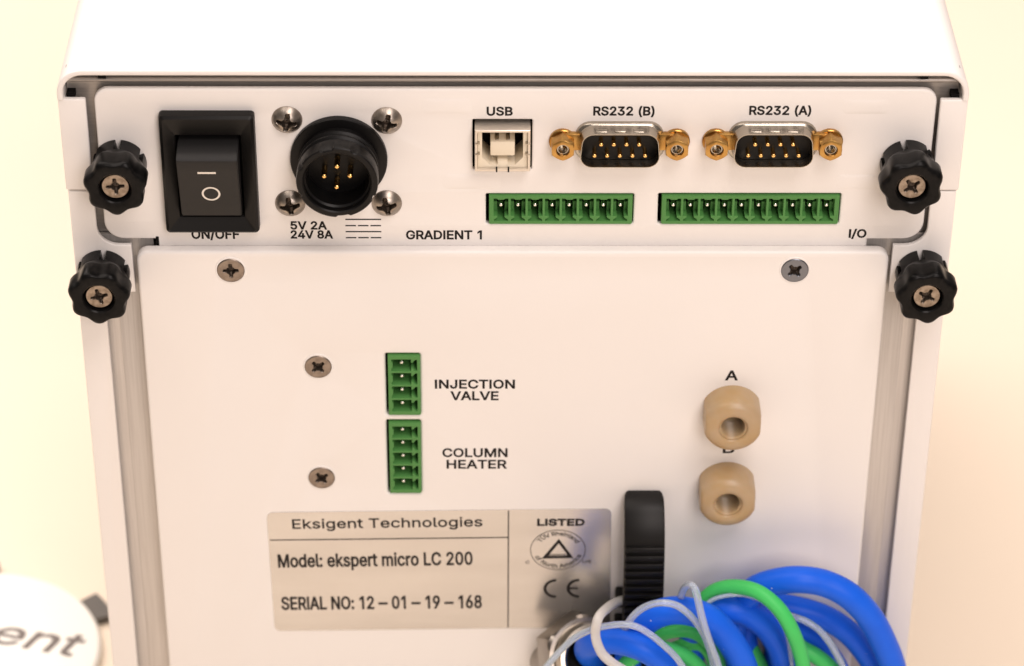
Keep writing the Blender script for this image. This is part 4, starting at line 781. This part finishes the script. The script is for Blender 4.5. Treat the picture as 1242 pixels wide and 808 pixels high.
bm = bmesh.new(); tube(bm, catmull([(10, -1, -97), (11.5, -5, -94.5), (13.6, -8, -91.2), tuple(G0+GR*2)], 6), 5.5, 28); link('gland_stem', done(bm, smooth=50), GLANDM, inst)

# ================================================================== THE HOSES
HOSES=[
('blue',3.25,[(55.4,-9,-93.0),(53.9,-11,-81.2),(54.9,-13,-71.3),(58.0,-14,-64.8),(62.7,-15,-61.5),(68.4,-16,-59.9),(74.7,-16,-61.2),(80.7,-17,-64.4),(85.9,-17,-71.0),(89.7,-17,-78.8),(92.5,-17,-86.6),(94.6,-18,-96.3)]),
('blue',3.0,[(58.2,-7,-92.6),(57.1,-7.5,-82.9),(58.7,-8,-76.5),(63.0,-8.5,-74.2),(69.0,-8.5,-75.0),(75.7,-9,-77.2),(81.6,-9,-81.6),(86.2,-9,-87.4),(89.8,-9,-94.1),(93.0,-10,-103.4)]),
('blue',2.6,[(65.6,-6.2,-82.7),(69.7,-6.2,-83.5),(74.5,-6.2,-86.6),(78.7,-6.2,-92.0),(81.3,-6.4,-97.1),(82.9,-8,-105.2)]),
('green',1.8,[(42.9,-13,-77.4),(45.1,-14,-69.6),(48.5,-15,-64.2),(53.1,-17,-61.3),(58.3,-20,-60.4),(63.0,-22.5,-63.3),(66.2,-24,-68.4),(68.6,-24,-75.3),(70.0,-24,-81.8),(71.0,-24,-90.9)]),
('blue',3.35,[(28.2,-20,-81.3),(29.4,-22,-71.8),(32.7,-23,-65.9),(37.2,-24,-62.8),(42.2,-24,-63.1),(47.0,-24,-65.6),(51.2,-24,-70.9),(54.4,-24,-77.1),(56.3,-24,-83.6),(57.8,-24,-93.6)]),
('blue',3.4,[(43.8,-13,-84.7),(44.8,-13,-76.9),(47.9,-14,-71.4),(52.3,-15,-69.6),(56.7,-15,-71.1),(61.1,-15,-74.7),(64.6,-15,-80.4),(66.7,-15,-87.0),(68.1,-15,-93.6),(69.0,-15,-101.6)]),
('blue',3.1,[(21.0,-13,-88.1),(18.7,-18,-81.2),(18.3,-22,-75.7),(20.6,-25.5,-71.2),(25.2,-28,-68.8),(30.9,-30,-69.3),(35.5,-30,-73.2),(38.6,-30,-78.3),(40.9,-30,-86.8)]),
('green',1.7,[(30.1,-15,-85.6),(32.3,-16,-80.1),(35.3,-17,-76.4),(39.5,-18,-74.0),(43.8,-18,-74.5),(48.0,-18,-78.4),(50.2,-18,-84.4),(51.6,-18,-96.2)]),
('green',1.7,[(35.3,-13,-90.5),(37.7,-14,-84.9),(40.9,-15,-81.4),(45.5,-15,-80.7),(48.4,-15,-84.1),(50.0,-15,-89.6),(51.1,-15,-98.9)]),
('green',1.8,[(25.0,-22,-92.6),(26.0,-24,-81.7),(30.4,-24,-76.0),(35.2,-24.5,-73.8),(40.3,-25,-75.2),(44.4,-25,-79.0),(47.4,-25,-84.8),(49.4,-25,-94.0)]),
('green',1.8,[(52.2,-7,-78.1),(55.0,-7.5,-81.1),(57.6,-8,-85.4),(60.3,-8,-90.9),(62.6,-8,-96.5),(64.2,-8,-106.5)]),
('green',2.0,[(67.3,-10,-82.1),(70.8,-11,-85.4),(74.4,-12,-87.2),(78.2,-12.5,-90.8),(80.9,-13,-95.4),(82.7,-13,-104.0)]),
('clear',0.8,[(6.8,-30,-77.2),(11.4,-30,-70.1),(15.0,-30,-65.8),(19.3,-31,-62.4),(24.0,-32,-60.3),(28.2,-33.5,-59.3),(32.0,-34,-61.4),(35.6,-34.3,-64.9),(38.8,-34.5,-68.8),(41.8,-34,-75.6),(43.3,-34,-84.6)]),
('milk',1.15,[(36.4,-5,-79.0),(33.0,-5.2,-75.9),(29.9,-6,-74.2),(27.4,-8.5,-72.4),(24.9,-17,-66.1),(22.3,-27,-59.5),(20.0,-34,-56.6),(19.4,-35,-61.0),(20.8,-36,-65.2),(23.3,-37,-67.6),(26.8,-37,-70.6),(30.5,-36,-76.3)]),
('clear',0.85,[(25.1,-24,-74.0),(27.5,-28,-62.7),(30.4,-29,-57.9),(34.1,-30,-55.4),(38.0,-30,-56.0),(41.4,-30,-59.0),(44.2,-30,-63.3),(46.2,-30,-68.3),(47.8,-30,-75.2),(49.1,-30,-86.9)]),
('clear',0.9,[(39.6,-19,-68.0),(39.9,-24,-57.6),(40.8,-28,-51.8),(42.3,-31,-50.5),(44.1,-32,-57.9),(46.1,-32,-65.1),(48.6,-32,-73.0),(50.8,-32,-83.8)]),
('clear',0.85,[(64.6,-12,-73.1),(67.8,-14,-73.0),(70.9,-15,-73.7),(74.1,-16,-75.7),(76.8,-16,-79.6),(79.0,-16,-83.8),(80.7,-16,-88.0),(82.4,-16,-98.1)]),
('clear',0.5,[(46.1,-19,-65.0),(48.4,-18.5,-63.6),(51.9,-18.5,-62.6),(55.6,-18.5,-62.7),(59.6,-18.5,-64.6),(62.7,-19,-67.8),(65.4,-19,-72.9),(67.0,-19,-79.6),(68.4,-19,-90.1)]),
]

LBL = {
 0: 'thick blue hose forming the large outermost loop at the right of the bundle',
 1: 'thick blue hose looping just inside and below the outermost blue loop',
 2: 'short stretch of blue hose seen below the second blue loop from the right',
 3: 'green hose arching highest, over the top of the middle blue hose',
 4: 'thick blue hose arching over the foot of the black ribbed clamp',
 5: 'thick blue hose curving down directly under the highest green hose',
 6: 'blue hose coming out of the metal hex gland at the left of the bundle',
 7: 'green hose under the blue arch, uppermost of the green ones there',
 8: 'green hose under the blue arch, just below the uppermost green one there',
 9: 'green hose below the blue hose that leaves the hex gland',
 10: 'green hose running down behind and between the two middle blue hoses',
 11: 'green hose slanting down to the right inside the clear tube on the right',
 12: 'thin clear tube lying along the top of the blue hose from the gland',
 13: 'milky white tube bent in a wide loop beside the black clamp',
 14: 'thin clear tube arching over the blue hose, right of the milky loop',
 15: 'thin clear tube with a sharp peak rising above the blue arch',
 16: 'thin clear tube curving inside the blue loops at the right of the bundle',
 17: 'very thin clear tube running along the top of the middle blue hose'}
for i, (kind, r, P) in enumerate(HOSES):
    P = [Vector(p) for p in P]
    d = (P[-1]-P[-2]).normalized()
    e = P[-1]
    ext = [e+Vector((d.x*10, -1, -16)), e+Vector((d.x*14-3, -6, -34))]
    ext = [p if p.z > -149+r else Vector((p.x, p.y, -149+r)) for p in ext]
    P2 = P+ext
    if i in (0, 1, 2, 5, 7, 8, 9):
        s_ = P[0]; P2 = [s_+Vector((-1, 0, -42 if s_.z > -104 else -20)), s_+Vector((-.5, 0, -18))]+P2
    P2 = [Vector((p.x, p.y, max(p.z, -148.5+r))) for p in P2]
    pts = catmull(P2, 9); bm = bmesh.new()
    n = 28 if r > 1.5 else 16
    tube(bm, pts, r, n, cap=kind in ('blue', 'green'))
    if kind in ('clear', 'milk'):
        rings_in = tube(bm, pts, r*.55, n, cap=False)
    bmf = bm
    me = done(bmf, smooth=60, recalc=kind in ('blue', 'green'))
    if kind in ('clear', 'milk'):
        # outer wall faces out, bore faces in
        k = len(me.polygons)//2
        bm = bmesh.new(); bm.from_mesh(me); bm.faces.ensure_lookup_table()
        f = bm.faces[0]; 
        mid = f.calc_center_median(); ctr = pts[0]*S
        outward = (mid-ctr).dot(f.normal) > 0
        for q, f in enumerate(bm.faces):
            want_out = q < k
            if want_out != outward: f.normal_flip()
        bm.to_mesh(me); bm.free(); shade(me, 60)
    nm = {'blue': 'blue_hose', 'green': 'green_hose', 'clear': 'clear_tube', 'milk': 'milky_tube'}[kind]
    o = link(nm, me, {'blue': BLUE, 'green': HGREEN, 'clear': CLEAR, 'milk': MILK}[kind])
    o['label'] = LBL[i]; o['category'] = 'tube' if kind in ('clear', 'milk') else 'hose'
    o['group'] = {'blue': 'blue hoses in the bundle', 'green': 'green hoses in the bundle', 'clear': 'clear tubes in the bundle', 'milk': 'clear tubes in the bundle'}[kind]

# ================================================================== THE PRINTED DISC on the table at the left
dc = (-146.0, 60.0)
bm = bmesh.new()
rr = [[bm.verts.new((r*math.cos(2*math.pi*t/72), r*math.sin(2*math.pi*t/72), z)) for t in range(72)] for r, z in ((33.5, 0), (34.2, .6), (34.2, 2.2), (33.4, 3.0))]
ringface(bm, rr); bm.faces.new(rr[0]); bm.faces.new(rr[-1])
ds = link('printed_disc', done(bm), DISC, None, (dc[0], dc[1], -150))
ds['label'] = 'round white disc printed with large slanted grey letters, lying left of the instrument'; ds['category'] = 'printed disc'
t_ = text('printed_text', 'pment', -169.5, -119.5, 0, 9.5, 0, ds, m=GREYINK, shear=.25, bold=.25)
t_.data.transform(Matrix.Rotation(-math.pi/2, 4, 'X')); t_.location = (Vector((-168.0, 70.5, -146.95))*S-WPOS[ds.name]); t_.rotation_euler.z = math.radians(-15)
for a0, a1 in ((24, 40), (88.5, 104)):
    bm = bmesh.new(); A_ = []
    for z in (0, 2.4):
        for r in (33.0, 39.5):
            A_.append([bm.verts.new((r*math.cos(math.radians(a0+(a1-a0)*k/8)), r*math.sin(math.radians(a0+(a1-a0)*k/8)), z)) for k in range(9)])
    order = [A_[0], A_[1], A_[3], A_[2], A_[0]]; ringface(bm, order, close=False)
    for k in (0, -1): bm.faces.new([A_[0][k], A_[1][k], A_[3][k], A_[2][k]])
    link('dark_tab', done(bm), DARKGREY, ds, (dc[0], dc[1], -150))
